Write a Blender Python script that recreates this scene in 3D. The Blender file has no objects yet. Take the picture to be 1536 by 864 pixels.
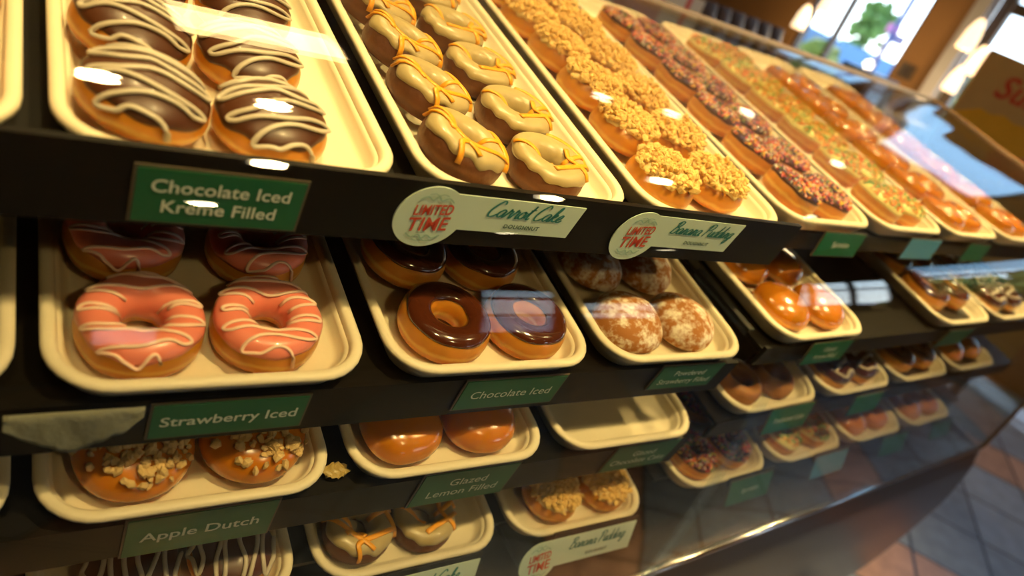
import bpy, math, random
import numpy as np
from mathutils import Matrix, Vector

# ------------------------------------------------------------------ camera, world, light
scene = bpy.context.scene
COL = scene.collection
EYE = 1.5                                     # camera height above the floor
PI = math.pi

CAM_RIGHT = Vector((0.7899320, -0.5050709, 0.3477222))
CAM_DOWN = Vector((-0.0095786, -0.5771613, -0.8165740))
CAM_FWD = Vector((0.6131196, 0.6417073, -0.4607561))
cam_data = bpy.data.cameras.new('camera')
cam = bpy.data.objects.new('camera', cam_data)
COL.objects.link(cam)
cam.matrix_world = Matrix((
    (CAM_RIGHT.x, -CAM_DOWN.x, -CAM_FWD.x, 0),
    (CAM_RIGHT.y, -CAM_DOWN.y, -CAM_FWD.y, 0),
    (CAM_RIGHT.z, -CAM_DOWN.z, -CAM_FWD.z, EYE),
    (0, 0, 0, 1)))
cam_data.sensor_width = 36
cam_data.lens = 25.08
cam_data.clip_start = 0.02
cam_data.dof.use_dof = True
cam_data.dof.focus_distance = 0.70
cam_data.dof.aperture_fstop = 3.0
scene.camera = cam

scene.view_settings.view_transform = 'Standard'
scene.view_settings.look = 'None'
scene.view_settings.gamma = 1
scene.view_settings.use_curve_mapping = False
scene.view_settings.exposure = 0.0

SKY = ((0.0, (0.90, 0.96, 1.0)), (0.07, (0.72, 0.86, 1.0)), (0.13, (0.13, 0.23, 0.35)), (0.5, (0.11, 0.21, 0.37)), (1.0, (0.10, 0.20, 0.38)))
SKY_STRENGTH = 5.6
LAMP_WARM = (1.0, 0.66, 0.26)
SPOT_POWER = 7.0           # watts of each recessed ceiling spot
PANEL_POWER = 13.0         # the luminous ceiling panel behind the counter
SUN_POWER = 9.0

world = bpy.data.worlds.new('world')
scene.world = world
world.use_nodes = True
wn = world.node_tree
bg = wn.nodes['Background']
tcw = wn.nodes.new('ShaderNodeTexCoord')
spw = wn.nodes.new('ShaderNodeSeparateXYZ')
wn.links.new(tcw.outputs['Generated'], spw.inputs[0])
crw = wn.nodes.new('ShaderNodeValToRGB')
wn.links.new(spw.outputs['Z'], crw.inputs['Fac'])
for i, (pos, c) in enumerate(SKY):              # hazy bright horizon, deeper blue above
    e = crw.color_ramp.elements[i] if i < 2 else crw.color_ramp.elements.new(pos)
    if i == 1:
        e.position = pos
    e.color = (*c, 1)
wn.links.new(crw.outputs['Color'], bg.inputs['Color'])
bg.inputs['Strength'].default_value = SKY_STRENGTH

sun_data = bpy.data.lights.new('sun', 'SUN')
sun_data.energy = SUN_POWER
sun_data.angle = 0.02
sun = bpy.data.objects.new('sun', sun_data)
COL.objects.link(sun)
sun.rotation_euler = (math.radians(35), 0, math.radians(160))   # high sun, from behind the building
sun.location = (0, 0, 6)


# ------------------------------------------------------------------ helpers
def tag(o, label=None, cat=None, group=None, kind=None):
    if label:
        o['label'] = label
    if cat:
        o['category'] = cat
    if group:
        o['group'] = group
    if kind:
        o['kind'] = kind
    return o


def empty(name, loc=(0, 0, 0), rot=(0, 0, 0)):
    o = bpy.data.objects.new(name, None)
    o.empty_display_size = 0.02
    o.location = loc
    o.rotation_euler = rot
    COL.objects.link(o)
    return o


def link(name, me, parent=None, loc=(0, 0, 0), rot=(0, 0, 0)):
    o = bpy.data.objects.new(name, me)
    o.location = loc
    o.rotation_euler = rot
    if parent:
        o.parent = parent
    COL.objects.link(o)
    return o


class MB:
    """collects vertices and faces of one mesh"""
    def __init__(self):
        self.v, self.f, self.mi = [], [], []

    def add(self, vs, fs, mi=0):
        b = len(self.v)
        self.v += [tuple(float(c) for c in q) for q in vs]
        for q in fs:
            self.f.append(tuple(b + i for i in q))
            self.mi.append(mi)

    def box(self, lo, hi, mi=0, mat=None):
        x0, y0, z0 = lo
        x1, y1, z1 = hi
        vs = [(x0, y0, z0), (x1, y0, z0), (x1, y1, z0), (x0, y1, z0), (x0, y0, z1), (x1, y0, z1), (x1, y1, z1), (x0, y1, z1)]
        if mat is not None:
            vs = [tuple(mat @ Vector(q)) for q in vs]
        self.add(vs, [(0, 3, 2, 1), (4, 5, 6, 7), (0, 1, 5, 4), (1, 2, 6, 5), (2, 3, 7, 6), (3, 0, 4, 7)], mi)

    def grid(self, rows, close_u=False, close_v=False, mi=0, flip=False):
        """rows: list of lists of points"""
        nu, nv = len(rows), len(rows[0])
        fs = []
        for i in range(nu if close_u else nu - 1):
            for j in range(nv if close_v else nv - 1):
                a, b = i * nv + j, i * nv + (j + 1) % nv
                c, d = ((i + 1) % nu) * nv + (j + 1) % nv, ((i + 1) % nu) * nv + j
                fs.append((a, d, c, b) if flip else (a, b, c, d))
        self.add([q for r in rows for q in r], fs, mi)

    def tube(self, pts, rad, n=8, cap=True, mi=0, flat=1.0):
        pts = [Vector(q) for q in pts]
        if len(pts) < 2:
            return
        rads = rad if isinstance(rad, (list, tuple)) else [rad] * len(pts)
        rows = []
        side = None
        for i, q in enumerate(pts):
            t = (pts[min(i + 1, len(pts) - 1)] - pts[max(i - 1, 0)])
            if t.length < 1e-9:
                t = Vector((1, 0, 0))
            t.normalize()
            up = Vector((0, 0, 1)) if abs(t.z) < 0.9 else Vector((0, 1, 0))
            s = t.cross(up).normalized() if side is None or abs(t.z) < 0.9 else (side - t * side.dot(t)).normalized()
            side = s
            w = s.cross(t).normalized()
            rows.append([q + (s * math.cos(a) + w * math.sin(a) * flat) * rads[i] for a in [2 * PI * k / n for k in range(n)]])
        b = len(self.v)
        self.grid(rows, close_v=True, mi=mi, flip=True)
        if cap:
            self.f.append(tuple(b + k for k in range(n)))
            self.mi.append(mi)
            e = b + (len(rows) - 1) * n
            self.f.append(tuple(e + k for k in reversed(range(n))))
            self.mi.append(mi)

    def mesh(self, name, mats, smooth=True, angle=None):
        me = bpy.data.meshes.new(name)
        me.from_pydata(self.v, [], self.f)
        if not isinstance(mats, (list, tuple)):
            mats = [mats]
        for m in mats:
            me.materials.append(m)
        me.polygons.foreach_set('material_index', self.mi)
        me.polygons.foreach_set('use_smooth', [smooth] * len(self.f))
        me.update()
        if smooth and angle:
            me.set_sharp_from_angle(angle=angle)
        return me

    def obj(self, name, mats, parent=None, smooth=True, angle=None, loc=(0, 0, 0), rot=(0, 0, 0)):
        return link(name, self.mesh(name, mats, smooth, angle), parent, loc, rot)


def catmull(P, n=6):
    P = np.array(P, float)
    Q = np.vstack([2 * P[0] - P[1], P, 2 * P[-1] - P[-2]])
    out = []
    for i in range(1, len(Q) - 2):
        a, b, c, d = Q[i - 1:i + 3]
        for t in np.arange(n) / n:
            out.append(.5 * (2 * b + (c - a) * t + (2 * a - 5 * b + 4 * c - d) * t * t + (3 * b - a - 3 * c + d) * t ** 3))
    out.append(P[-1])
    return np.array(out)


# ------------------------------------------------------------------ materials
def new_mat(name):
    m = bpy.data.materials.new(name)
    m.use_nodes = True
    nt = m.node_tree
    return m, nt, nt.nodes['Principled BSDF']


def plain(name, color, rough=0.5, metal=0.0, spec=0.5, coat=0.0, noise=0.0, scale=20.0, bump=0.0, bscale=None, emit=None, coat_rough=0.08):
    """one-colour material with a little procedural variation"""
    m, nt, bs = new_mat(name)
    bs.inputs['Base Color'].default_value = (*color, 1)
    bs.inputs['Roughness'].default_value = rough
    bs.inputs['Metallic'].default_value = metal
    bs.inputs['Specular IOR Level'].default_value = spec
    bs.inputs['Coat Weight'].default_value = coat
    bs.inputs['Coat Roughness'].default_value = coat_rough
    if emit:
        bs.inputs['Emission Color'].default_value = (*emit[0], 1)
        bs.inputs['Emission Strength'].default_value = emit[1]
    if noise or bump:
        tc = nt.nodes.new('ShaderNodeTexCoord')
        nz = nt.nodes.new('ShaderNodeTexNoise')
        nz.inputs['Scale'].default_value = scale
        nz.inputs['Detail'].default_value = 4
        nt.links.new(tc.outputs['Object'], nz.inputs['Vector'])
        if noise:
            mx = nt.nodes.new('ShaderNodeMix')
            mx.data_type = 'RGBA'
            mx.inputs['A'].default_value = (*[c * (1 - noise) for c in color], 1)
            mx.inputs['B'].default_value = (*[min(1, c * (1 + noise)) for c in color], 1)
            nt.links.new(nz.outputs['Fac'], mx.inputs['Factor'])
            nt.links.new(mx.outputs['Result'], bs.inputs['Base Color'])
        if bump:
            nb = nz
            if bscale:
                nb = nt.nodes.new('ShaderNodeTexNoise')
                nb.inputs['Scale'].default_value = bscale
                nb.inputs['Detail'].default_value = 5
                nt.links.new(tc.outputs['Object'], nb.inputs['Vector'])
            bp = nt.nodes.new('ShaderNodeBump')
            bp.inputs['Strength'].default_value = bump
            bp.inputs['Distance'].default_value = 0.003
            nt.links.new(nb.outputs['Fac'], bp.inputs['Height'])
            nt.links.new(bp.outputs['Normal'], bs.inputs['Normal'])
    return m


def dough_mat(name, low, mid, top, zmid, zspan, rough=0.45, coat=0.25, bump=0.25, bscale=140, patch=0.35):
    """fried dough: browned below and on top, a pale proofing line round the middle"""
    m, nt, bs = new_mat(name)
    bs.inputs['Roughness'].default_value = rough
    bs.inputs['Coat Weight'].default_value = coat
    bs.inputs['Coat Roughness'].default_value = 0.2
    bs.inputs['Subsurface Weight'].default_value = 0.25
    bs.inputs['Subsurface Radius'].default_value = (1.0, 0.42, 0.12)
    bs.inputs['Subsurface Scale'].default_value = 0.008
    tc = nt.nodes.new('ShaderNodeTexCoord')
    sp = nt.nodes.new('ShaderNodeSeparateXYZ')
    nt.links.new(tc.outputs['Object'], sp.inputs[0])
    nz = nt.nodes.new('ShaderNodeTexNoise')
    nz.inputs['Scale'].default_value = 45
    nz.inputs['Detail'].default_value = 5
    nt.links.new(tc.outputs['Object'], nz.inputs['Vector'])
    ad = nt.nodes.new('ShaderNodeMath')
    ad.operation = 'MULTIPLY_ADD'
    nt.links.new(nz.outputs['Fac'], ad.inputs[0])
    ad.inputs[1].default_value = zspan * 0.9
    nt.links.new(sp.outputs['Z'], ad.inputs[2])
    mr = nt.nodes.new('ShaderNodeMapRange')
    mr.inputs['From Min'].default_value = zmid - zspan + zspan * 0.45
    mr.inputs['From Max'].default_value = zmid + zspan + zspan * 0.45
    nt.links.new(ad.outputs[0], mr.inputs['Value'])
    cr = nt.nodes.new('ShaderNodeValToRGB')
    e = cr.color_ramp.elements
    e[0].position = 0.0
    e[0].color = (*low, 1)
    e[1].position = 1.0
    e[1].color = (*top, 1)
    for pos, c in ((0.34, low), (0.47, mid), (0.56, mid), (0.70, top)):
        k = e.new(pos)
        k.color = (*c, 1)
    nt.links.new(mr.outputs['Result'], cr.inputs['Fac'])
    nz2 = nt.nodes.new('ShaderNodeTexNoise')
    nz2.inputs['Scale'].default_value = 70
    nz2.inputs['Detail'].default_value = 6
    nt.links.new(tc.outputs['Object'], nz2.inputs['Vector'])
    hs = nt.nodes.new('ShaderNodeMix')
    hs.data_type = 'RGBA'
    hs.blend_type = 'MULTIPLY'
    hs.inputs['Factor'].default_value = patch
    nt.links.new(cr.outputs['Color'], hs.inputs['A'])
    nt.links.new(nz2.outputs['Fac'], hs.inputs['B'])
    nt.links.new(hs.outputs['Result'], bs.inputs['Base Color'])
    bp = nt.nodes.new('ShaderNodeBump')
    bp.inputs['Strength'].default_value = bump
    bp.inputs['Distance'].default_value = 0.002
    nb = nt.nodes.new('ShaderNodeTexNoise')
    nb.inputs['Scale'].default_value = bscale
    nb.inputs['Detail'].default_value = 4
    nt.links.new(tc.outputs['Object'], nb.inputs['Vector'])
    nt.links.new(nb.outputs['Fac'], bp.inputs['Height'])
    nt.links.new(bp.outputs['Normal'], bs.inputs['Normal'])
    return m


def sugar_mat(name):
    m, nt, bs = new_mat(name)
    tc = nt.nodes.new('ShaderNodeTexCoord')
    nz = nt.nodes.new('ShaderNodeTexNoise')
    nz.inputs['Scale'].default_value = 60
    nz.inputs['Detail'].default_value = 8
    nz.inputs['Roughness'].default_value = 0.7
    nt.links.new(tc.outputs['Object'], nz.inputs['Vector'])
    cr = nt.nodes.new('ShaderNodeValToRGB')
    e = cr.color_ramp.elements
    e[0].position = 0.45
    e[0].color = (0.40, 0.15, 0.03, 1)
    e[1].position = 0.60
    e[1].color = (0.85, 0.76, 0.62, 1)
    nt.links.new(nz.outputs['Fac'], cr.inputs['Fac'])
    nt.links.new(cr.outputs['Color'], bs.inputs['Base Color'])
    bs.inputs['Roughness'].default_value = 0.8
    bp = nt.nodes.new('ShaderNodeBump')
    bp.inputs['Strength'].default_value = 0.4
    bp.inputs['Distance'].default_value = 0.002
    nt.links.new(nz.outputs['Fac'], bp.inputs['Height'])
    nt.links.new(bp.outputs['Normal'], bs.inputs['Normal'])
    return m


def glass_mat(name, tint=(0.96, 0.985, 0.97), base=0.04):
    """thin pane: clear, mirror-like towards grazing angles (Schlick)"""
    m = bpy.data.materials.new(name)
    m.use_nodes = True
    nt = m.node_tree
    nt.nodes.remove(nt.nodes['Principled BSDF'])
    out = nt.nodes['Material Output']
    lw = nt.nodes.new('ShaderNodeLayerWeight')
    lw.inputs['Blend'].default_value = 0.5
    pw = nt.nodes.new('ShaderNodeMath')
    pw.operation = 'POWER'
    pw.inputs[1].default_value = 5
    ma = nt.nodes.new('ShaderNodeMath')
    ma.operation = 'MULTIPLY_ADD'
    ma.inputs[1].default_value = 1 - base
    ma.inputs[2].default_value = base
    tr = nt.nodes.new('ShaderNodeBsdfTransparent')
    tr.inputs['Color'].default_value = (*tint, 1)
    gl = nt.nodes.new('ShaderNodeBsdfGlossy')
    gl.inputs['Roughness'].default_value = 0.0
    mx = nt.nodes.new('ShaderNodeMixShader')
    nt.links.new(lw.outputs['Facing'], pw.inputs[0])
    nt.links.new(pw.outputs[0], ma.inputs[0])
    nt.links.new(ma.outputs[0], mx.inputs['Fac'])
    nt.links.new(tr.outputs[0], mx.inputs[1])
    nt.links.new(gl.outputs[0], mx.inputs[2])
    nt.links.new(mx.outputs[0], out.inputs['Surface'])
    return m


def emit_mat(name, color, strength):
    m, nt, bs = new_mat(name)
    bs.inputs['Base Color'].default_value = (*color, 1)
    bs.inputs['Emission Color'].default_value = (*color, 1)
    bs.inputs['Emission Strength'].default_value = strength
    return m


def tile_mat(name):
    """diagonal floor tiles: slate blue with bands of terracotta, dark grout"""
    m, nt, bs = new_mat(name)
    tc = nt.nodes.new('ShaderNodeTexCoord')
    mp = nt.nodes.new('ShaderNodeMapping')
    mp.vector_type = 'TEXTURE'
    a = math.radians(34.2)
    n0, u0, s = -1.247, 2.53, 0.327
    # tile corner in world: u0 along the grout, n0 across it
    mp.inputs['Location'].default_value = (u0 * math.cos(a) - n0 * math.sin(a), u0 * math.sin(a) + n0 * math.cos(a), 0)
    mp.inputs['Rotation'].default_value = (0, 0, a)
    mp.inputs['Scale'].default_value = (s, s, 1)
    nt.links.new(tc.outputs['Object'], mp.inputs['Vector'])
    sp = nt.nodes.new('ShaderNodeSeparateXYZ')
    nt.links.new(mp.outputs[0], sp.inputs[0])

    def mth(op, a_, b_=None, c_=None):
        n = nt.nodes.new('ShaderNodeMath')
        n.operation = op
        for i, q in enumerate((a_, b_, c_)):
            if q is None:
                continue
            if isinstance(q, (int, float)):
                n.inputs[i].default_value = q
            else:
                nt.links.new(q, n.inputs[i])
        return n.outputs[0]
    fx, fy = mth('FLOOR', sp.outputs['X']), mth('FLOOR', sp.outputs['Y'])
    band = mth('LESS_THAN', mth('ABSOLUTE', mth('SUBTRACT', mth('FLOORED_MODULO', fx, 4.0), 3.0)), 0.5)
    rx, ry = mth('FRACT', sp.outputs['X']), mth('FRACT', sp.outputs['Y'])
    ex = mth('MINIMUM', rx, mth('SUBTRACT', 1.0, rx))
    ey = mth('MINIMUM', ry, mth('SUBTRACT', 1.0, ry))
    grout = mth('LESS_THAN', mth('MINIMUM', ex, ey), 0.018)
    cb = nt.nodes.new('ShaderNodeCombineXYZ')
    nt.links.new(fx, cb.inputs[0])
    nt.links.new(fy, cb.inputs[1])
    wnz = nt.nodes.new('ShaderNodeTexWhiteNoise')
    nt.links.new(cb.outputs[0], wnz.inputs['Vector'])
    nz = nt.nodes.new('ShaderNodeTexNoise')
    nz.inputs['Scale'].default_value = 14
    nz.inputs['Detail'].default_value = 6
    nt.links.new(tc.outputs['Object'], nz.inputs['Vector'])
    mix = nt.nodes.new('ShaderNodeMix')
    mix.data_type = 'RGBA'
    mix.inputs['A'].default_value = (0.22, 0.285, 0.41, 1)
    mix.inputs['B'].default_value = (0.46, 0.30, 0.25, 1)
    nt.links.new(band, mix.inputs['Factor'])
    var = nt.nodes.new('ShaderNodeHueSaturation')
    nt.links.new(mix.outputs['Result'], var.inputs['Color'])
    nt.links.new(mth('MULTIPLY_ADD', nz.outputs['Fac'], 0.8, mth('MULTIPLY_ADD', wnz.outputs['Value'], 0.35, 0.45)), var.inputs['Value'])
    mg = nt.nodes.new('ShaderNodeMix')
    mg.data_type = 'RGBA'
    nt.links.new(grout, mg.inputs['Factor'])
    nt.links.new(var.outputs['Color'], mg.inputs['A'])
    mg.inputs['B'].default_value = (0.035, 0.035, 0.045, 1)
    nt.links.new(mg.outputs['Result'], bs.inputs['Base Color'])
    bs.inputs['Roughness'].default_value = 0.33
    return m


MT = dict(
    tray=plain('tray_cream', (0.80, 0.70, 0.50), 0.45, noise=0.06, scale=30, bump=0.05, bscale=300, spec=0.4),
    tray_dark=plain('tray_black', (0.018, 0.017, 0.016), 0.3, noise=0.1, scale=30),
    black=plain('black_shelf', (0.006, 0.0045, 0.003), 0.38, noise=0.2, scale=12, spec=0.25),
    rail=plain('black_rail', (0.0055, 0.004, 0.003), 0.42, noise=0.25, scale=9, spec=0.2),
    inner=plain('dark_interior', (0.012, 0.009, 0.006), 0.5, noise=0.2, scale=6),
    steel=plain('brushed_steel', (0.30, 0.21, 0.14), 0.27, metal=1.0, noise=0.12, scale=5, bump=0.03, bscale=90),
    bead=plain('steel_bead', (0.85, 0.84, 0.82), 0.16, metal=1.0, noise=0.04, scale=9),
    bronze=plain('bronze_trim', (0.20, 0.13, 0.08), 0.35, metal=0.6, noise=0.1, scale=20),
    rim=plain('rim_metal', (0.30, 0.25, 0.19), 0.4, metal=0.5, noise=0.1, scale=15),
    choc=plain('chocolate_icing', (0.078, 0.021, 0.0045), 0.38, coat=0.08, noise=0.18, scale=25),
    choc_dark=plain('dark_chocolate_icing', (0.075, 0.017, 0.006), 0.16, coat=0.7, noise=0.2, scale=25),
    white=plain('white_drizzle', (0.53, 0.455, 0.35), 0.4, noise=0.04, scale=60),
    pink=plain('pink_icing', (0.84, 0.24, 0.16), 0.33, coat=0.25, noise=0.08, scale=30),
    pink_drizzle=plain('pale_drizzle', (0.90, 0.62, 0.46), 0.4, noise=0.05, scale=60),
    tan=plain('tan_glaze', (0.46, 0.35, 0.16), 0.36, coat=0.2, noise=0.12, scale=45, bump=0.15, bscale=60),
    orange=plain('orange_drizzle', (0.86, 0.36, 0.015), 0.35, noise=0.06, scale=60),
    cream=plain('cream_icing', (0.78, 0.58, 0.24), 0.45, noise=0.1, scale=45, bump=0.3, bscale=90),
    crumb=plain('wafer_crumb', (0.84, 0.53, 0.17), 0.75, noise=0.28, scale=130, bump=0.4, bscale=400),
    nut=plain('streusel_crumb', (0.62, 0.42, 0.17), 0.7, noise=0.25, scale=130, bump=0.4, bscale=400),
    yellow=plain('yellow_icing', (0.84, 0.72, 0.26), 0.4, noise=0.08, scale=45),
    glaze=dough_mat('glazed_dough', (0.56, 0.165, 0.006), (0.74, 0.35, 0.03), (0.62, 0.205, 0.009), 0.013, 0.009, rough=0.2, coat=0.9, bump=0.08, bscale=60, patch=0.2),
    dough=dough_mat('golden_dough', (0.70, 0.25, 0.014), (0.90, 0.52, 0.10), (0.72, 0.28, 0.02), 0.014, 0.010, rough=0.4, coat=0.35, bump=0.15),
    cake=dough_mat('cake_dough', (0.15, 0.04, 0.004), (0.22, 0.07, 0.009), (0.17, 0.048, 0.006), 0.014, 0.012, rough=0.6, coat=0.15, bump=0.8, bscale=110, patch=0.5),
    plain_cake=dough_mat('plain_cake_dough', (0.40, 0.16, 0.025), (0.50, 0.22, 0.04), (0.44, 0.18, 0.03), 0.014, 0.012, rough=0.6, coat=0.1, bump=0.6, bscale=110, patch=0.4),
    sugar=sugar_mat('powdered_sugar'),
    green=plain('green_card', (0.006, 0.115, 0.042), 0.38, noise=0.08, scale=30),
    blue=plain('blue_card', (0.08, 0.30, 0.48), 0.38, noise=0.08, scale=30),
    frame=plain('sign_frame', (0.10, 0.075, 0.05), 0.45, noise=0.15, scale=40),
    mint=plain('mint_card', (0.62, 0.76, 0.64), 0.45, noise=0.03, scale=40),
    ink_white=plain('pale_lettering', (0.66, 0.72, 0.62), 0.5, noise=0.02),
    ink_teal=plain('teal_lettering', (0.02, 0.20, 0.20), 0.5, noise=0.05),
    ink_red=plain('red_lettering', (0.62, 0.07, 0.03), 0.5, noise=0.05),
    ink_swirl=plain('swirl_ink', (0.33, 0.52, 0.44), 0.5, noise=0.05),
    ink_dark=plain('dark_lettering', (0.05, 0.12, 0.11), 0.5, noise=0.05),
    paper=plain('shaded_tissue', (0.21, 0.21, 0.155), 0.85, noise=0.07, scale=60, bump=0.3, bscale=250),  # greyish white tissue; the shade on it is put into the colour
    gold_paper=plain('waxed_paper', (0.40, 0.28, 0.08), 0.35, noise=0.15, scale=60, bump=0.6, bscale=90),
    glass=glass_mat('case_glass', base=0.022),
    pane=glass_mat('window_glass', (0.97, 0.99, 0.99)),
    wall=plain('brown_wall', (0.26, 0.125, 0.035), 0.75, noise=0.08, scale=3, bump=0.06, bscale=60),
    ceiling=plain('ceiling_paint', (0.26, 0.22, 0.17), 0.85, noise=0.04, scale=4),
    alu=plain('aluminium_frame', (0.50, 0.47, 0.44), 0.4, metal=0.3, noise=0.06, scale=6),
    bronze_dark=plain('dark_frame', (0.075, 0.05, 0.03), 0.4, metal=0.3, noise=0.1, scale=8),
    floor=tile_mat('floor_tiles'),
    whitened_ground=plain('whitened_ground', (0.78, 0.80, 0.82), 0.9, noise=0.15, scale=8),  # outside ground whitened to strengthen its reflection in the case glass
    hedge=plain('hedge_leaves', (0.16, 0.20, 0.02), 0.7, noise=0.5, scale=9, bump=0.8, bscale=22),
    leaf=plain('tree_leaves', (0.11, 0.20, 0.03), 0.7, noise=0.5, scale=7, bump=0.8, bscale=18),
    trunk=plain('tree_bark', (0.10, 0.06, 0.035), 0.8, noise=0.3, scale=20),
    car=plain('car_paint', (0.10, 0.20, 0.36), 0.25, coat=1.0, noise=0.04, scale=3),
    tyre=plain('tyre', (0.02, 0.02, 0.02), 0.7, noise=0.1),
    car_glass=plain('car_window', (0.10, 0.14, 0.20), 0.08, noise=0.05, coat=1.0),
    pole=plain('pole_paint', (0.10, 0.12, 0.30), 0.4, noise=0.1),
    pole_sign=plain('pole_sign', (0.72, 0.20, 0.45), 0.4, noise=0.1),
    kraft=plain('kraft_card', (0.60, 0.37, 0.12), 0.8, noise=0.12, scale=12),
    poster_red=plain('poster_red', (0.62, 0.06, 0.02), 0.7, noise=0.1),
    poster_yellow=plain('poster_yellow', (0.80, 0.42, 0.015), 0.7, noise=0.2, scale=12),
    poster_white=plain('poster_white', (0.60, 0.48, 0.34), 0.7, noise=0.08),
    box_white=plain('box_card', (0.66, 0.60, 0.50), 0.7, noise=0.05),
    box_pink=plain('box_pink', (0.55, 0.26, 0.22), 0.7, noise=0.08),
    counter=plain('counter_laminate', (0.40, 0.31, 0.19), 0.5, noise=0.08, scale=12),
    bag=plain('dark_bag', (0.035, 0.02, 0.018), 0.35, noise=0.2),
    bag_label=plain('bag_label', (0.16, 0.17, 0.27), 0.4, noise=0.1),
    device=plain('device_black', (0.02, 0.02, 0.022), 0.3, noise=0.1),
    blue_panel=emit_mat('pale_blue_glow', (0.45, 0.68, 1.0), 0.75),  # pale blue panels of the black box, given their own glow
    shade=emit_mat('shade_glow', (1.0, 0.74, 0.44), 1.9),
    lamp_disc=None,
)
SPRINKLE_COLS = [plain('sprinkle_' + n, c, 0.35, noise=0.05) for n, c in
                 (('red', (0.80, 0.04, 0.03)), ('orange', (0.95, 0.28, 0.02)), ('white', (0.90, 0.84, 0.70)), ('pink', (0.88, 0.24, 0.30)),
                  ('purple', (0.10, 0.05, 0.18)), ('green', (0.09, 0.36, 0.07)), ('yellow', (0.95, 0.65, 0.08)))]

# ------------------------------------------------------------------ frames of the two case modules
# module 0: nearer run of shelves, turned 3 degrees; module 1: the run to the right
PSI = -0.052
S = 0.1737                                   # slope of the shelves
PITCH = 0.26
ROW0_BACK = 0.080                            # the top shelf is set back
MOD = [dict(o=(0.0310, 0.4354), yaw=PSI, z=(-0.2388, -0.3954, -0.5324, -0.6920)),
       dict(o=(0.8808, 0.4073), yaw=0.0, z=(-0.2469, -0.3883, -0.5299, -0.6886))]


def ground(m, x, y, z):
    """module coordinates (x along, y into the case, z world height from the eye) -> world"""
    q = MOD[m]
    c, s = math.cos(q['yaw']), math.sin(q['yaw'])
    return Vector((q['o'][0] + c * x - s * y, q['o'][1] + s * x + c * y, EYE + z))


def mod_matrix(m):
    q = MOD[m]
    return Matrix.Translation((q['o'][0], q['o'][1], EYE)) @ Matrix.Rotation(q['yaw'], 4, 'Z')


def shelf_matrix(m, row):
    q = MOD[m]
    y = ROW0_BACK if row == 0 else 0.0
    return Matrix.Translation(ground(m, 0, y, q['z'][row])) @ Matrix.Rotation(q['yaw'], 4, 'Z') @ Matrix.Rotation(S, 4, 'X')


# the boards lie lower than the rail tops, so only the rims of the trays show over the rails
DROP = {(0, 0): .001, (0, 1): .0115, (0, 2): .0115, (0, 3): .0125, (1, 0): .010, (1, 1): .0115, (1, 2): .006, (1, 3): .011}


def put(o, mat):
    o.matrix_world = mat
    return o


def at_shelf(m, row, x, d, h=0.0, rz=0.0, tilt=0.0, roll=0.0):
    return shelf_matrix(m, row) @ Matrix.Translation((x, d, h - DROP[(m, row)])) @ Matrix.Rotation(rz, 4, 'Z') @ Matrix.Rotation(tilt, 4, 'X') @ Matrix.Rotation(roll, 4, 'Y')


# ------------------------------------------------------------------ the room
def struct(name, mb, mats, smooth=False):
    o = mb.obj(name, mats, smooth=smooth)
    o['kind'] = 'structure'
    return o


CEIL = EYE + 1.27
XW, YB, YF, XL_ = 5.2, 5.2, -3.2, -2.6         # right wall, back wall, front wall (behind the camera), left wall
mb = MB()
mb.box((XL_ - .1, YF - .1, -0.08), (XW + .1, YB + .1, 0))
struct('floor', mb, MT['floor'])
mb = MB()
mb.box((XL_ - .1, YF - .1, CEIL), (XW + .1, YB + .1, CEIL + .1))
struct('ceiling', mb, MT['ceiling'])
mb = MB()
mb.box((XL_ - .1, YB, 0), (XW + .1, YB + .12, CEIL))
struct('wall_back', mb, MT['wall'])
mb = MB()
mb.box((XL_ - .12, YF - .1, 0), (XL_, YB, CEIL))
struct('wall_left', mb, MT['wall'])

# right wall with a window and a glazed door, seen over the case
W1 = (2.745, 3.62)                            # window 1, y range
D1 = (1.25, 2.46)                             # door opening
mb = MB()
for lo, hi in (((XW, W1[1], 0), (XW + .12, YB, CEIL)), ((XW, D1[1], 0), (XW + .12, W1[0], CEIL)),
               ((XW, W1[0], 0), (XW + .12, W1[1], 0.75)), ((XW, W1[0], 2.45), (XW + .12, W1[1], CEIL)),
               ((XW, D1[0], 2.55), (XW + .12, D1[1], CEIL)),
               ((XW, YF, 0), (XW + .12, -2.5, CEIL)), ((XW, -2.5, 0), (XW + .12, -1.48, EYE - .46)), ((XW, -2.5, EYE + .13), (XW + .12, -1.48, CEIL)), ((XW, -1.48, 0), (XW + .12, -1.30, CEIL)), ((XW, -1.30, 0), (XW + .12, .92, EYE - .35)), ((XW, -1.30, EYE + .5), (XW + .12, .92, CEIL)), ((XW, .92, 0), (XW + .12, D1[0] - .25, CEIL)),
               ((XW, D1[0] - .25, 0), (XW + .12, D1[0], CEIL))):
    mb.box(lo, hi)
struct('wall_right', mb, MT['wall'])


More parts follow.
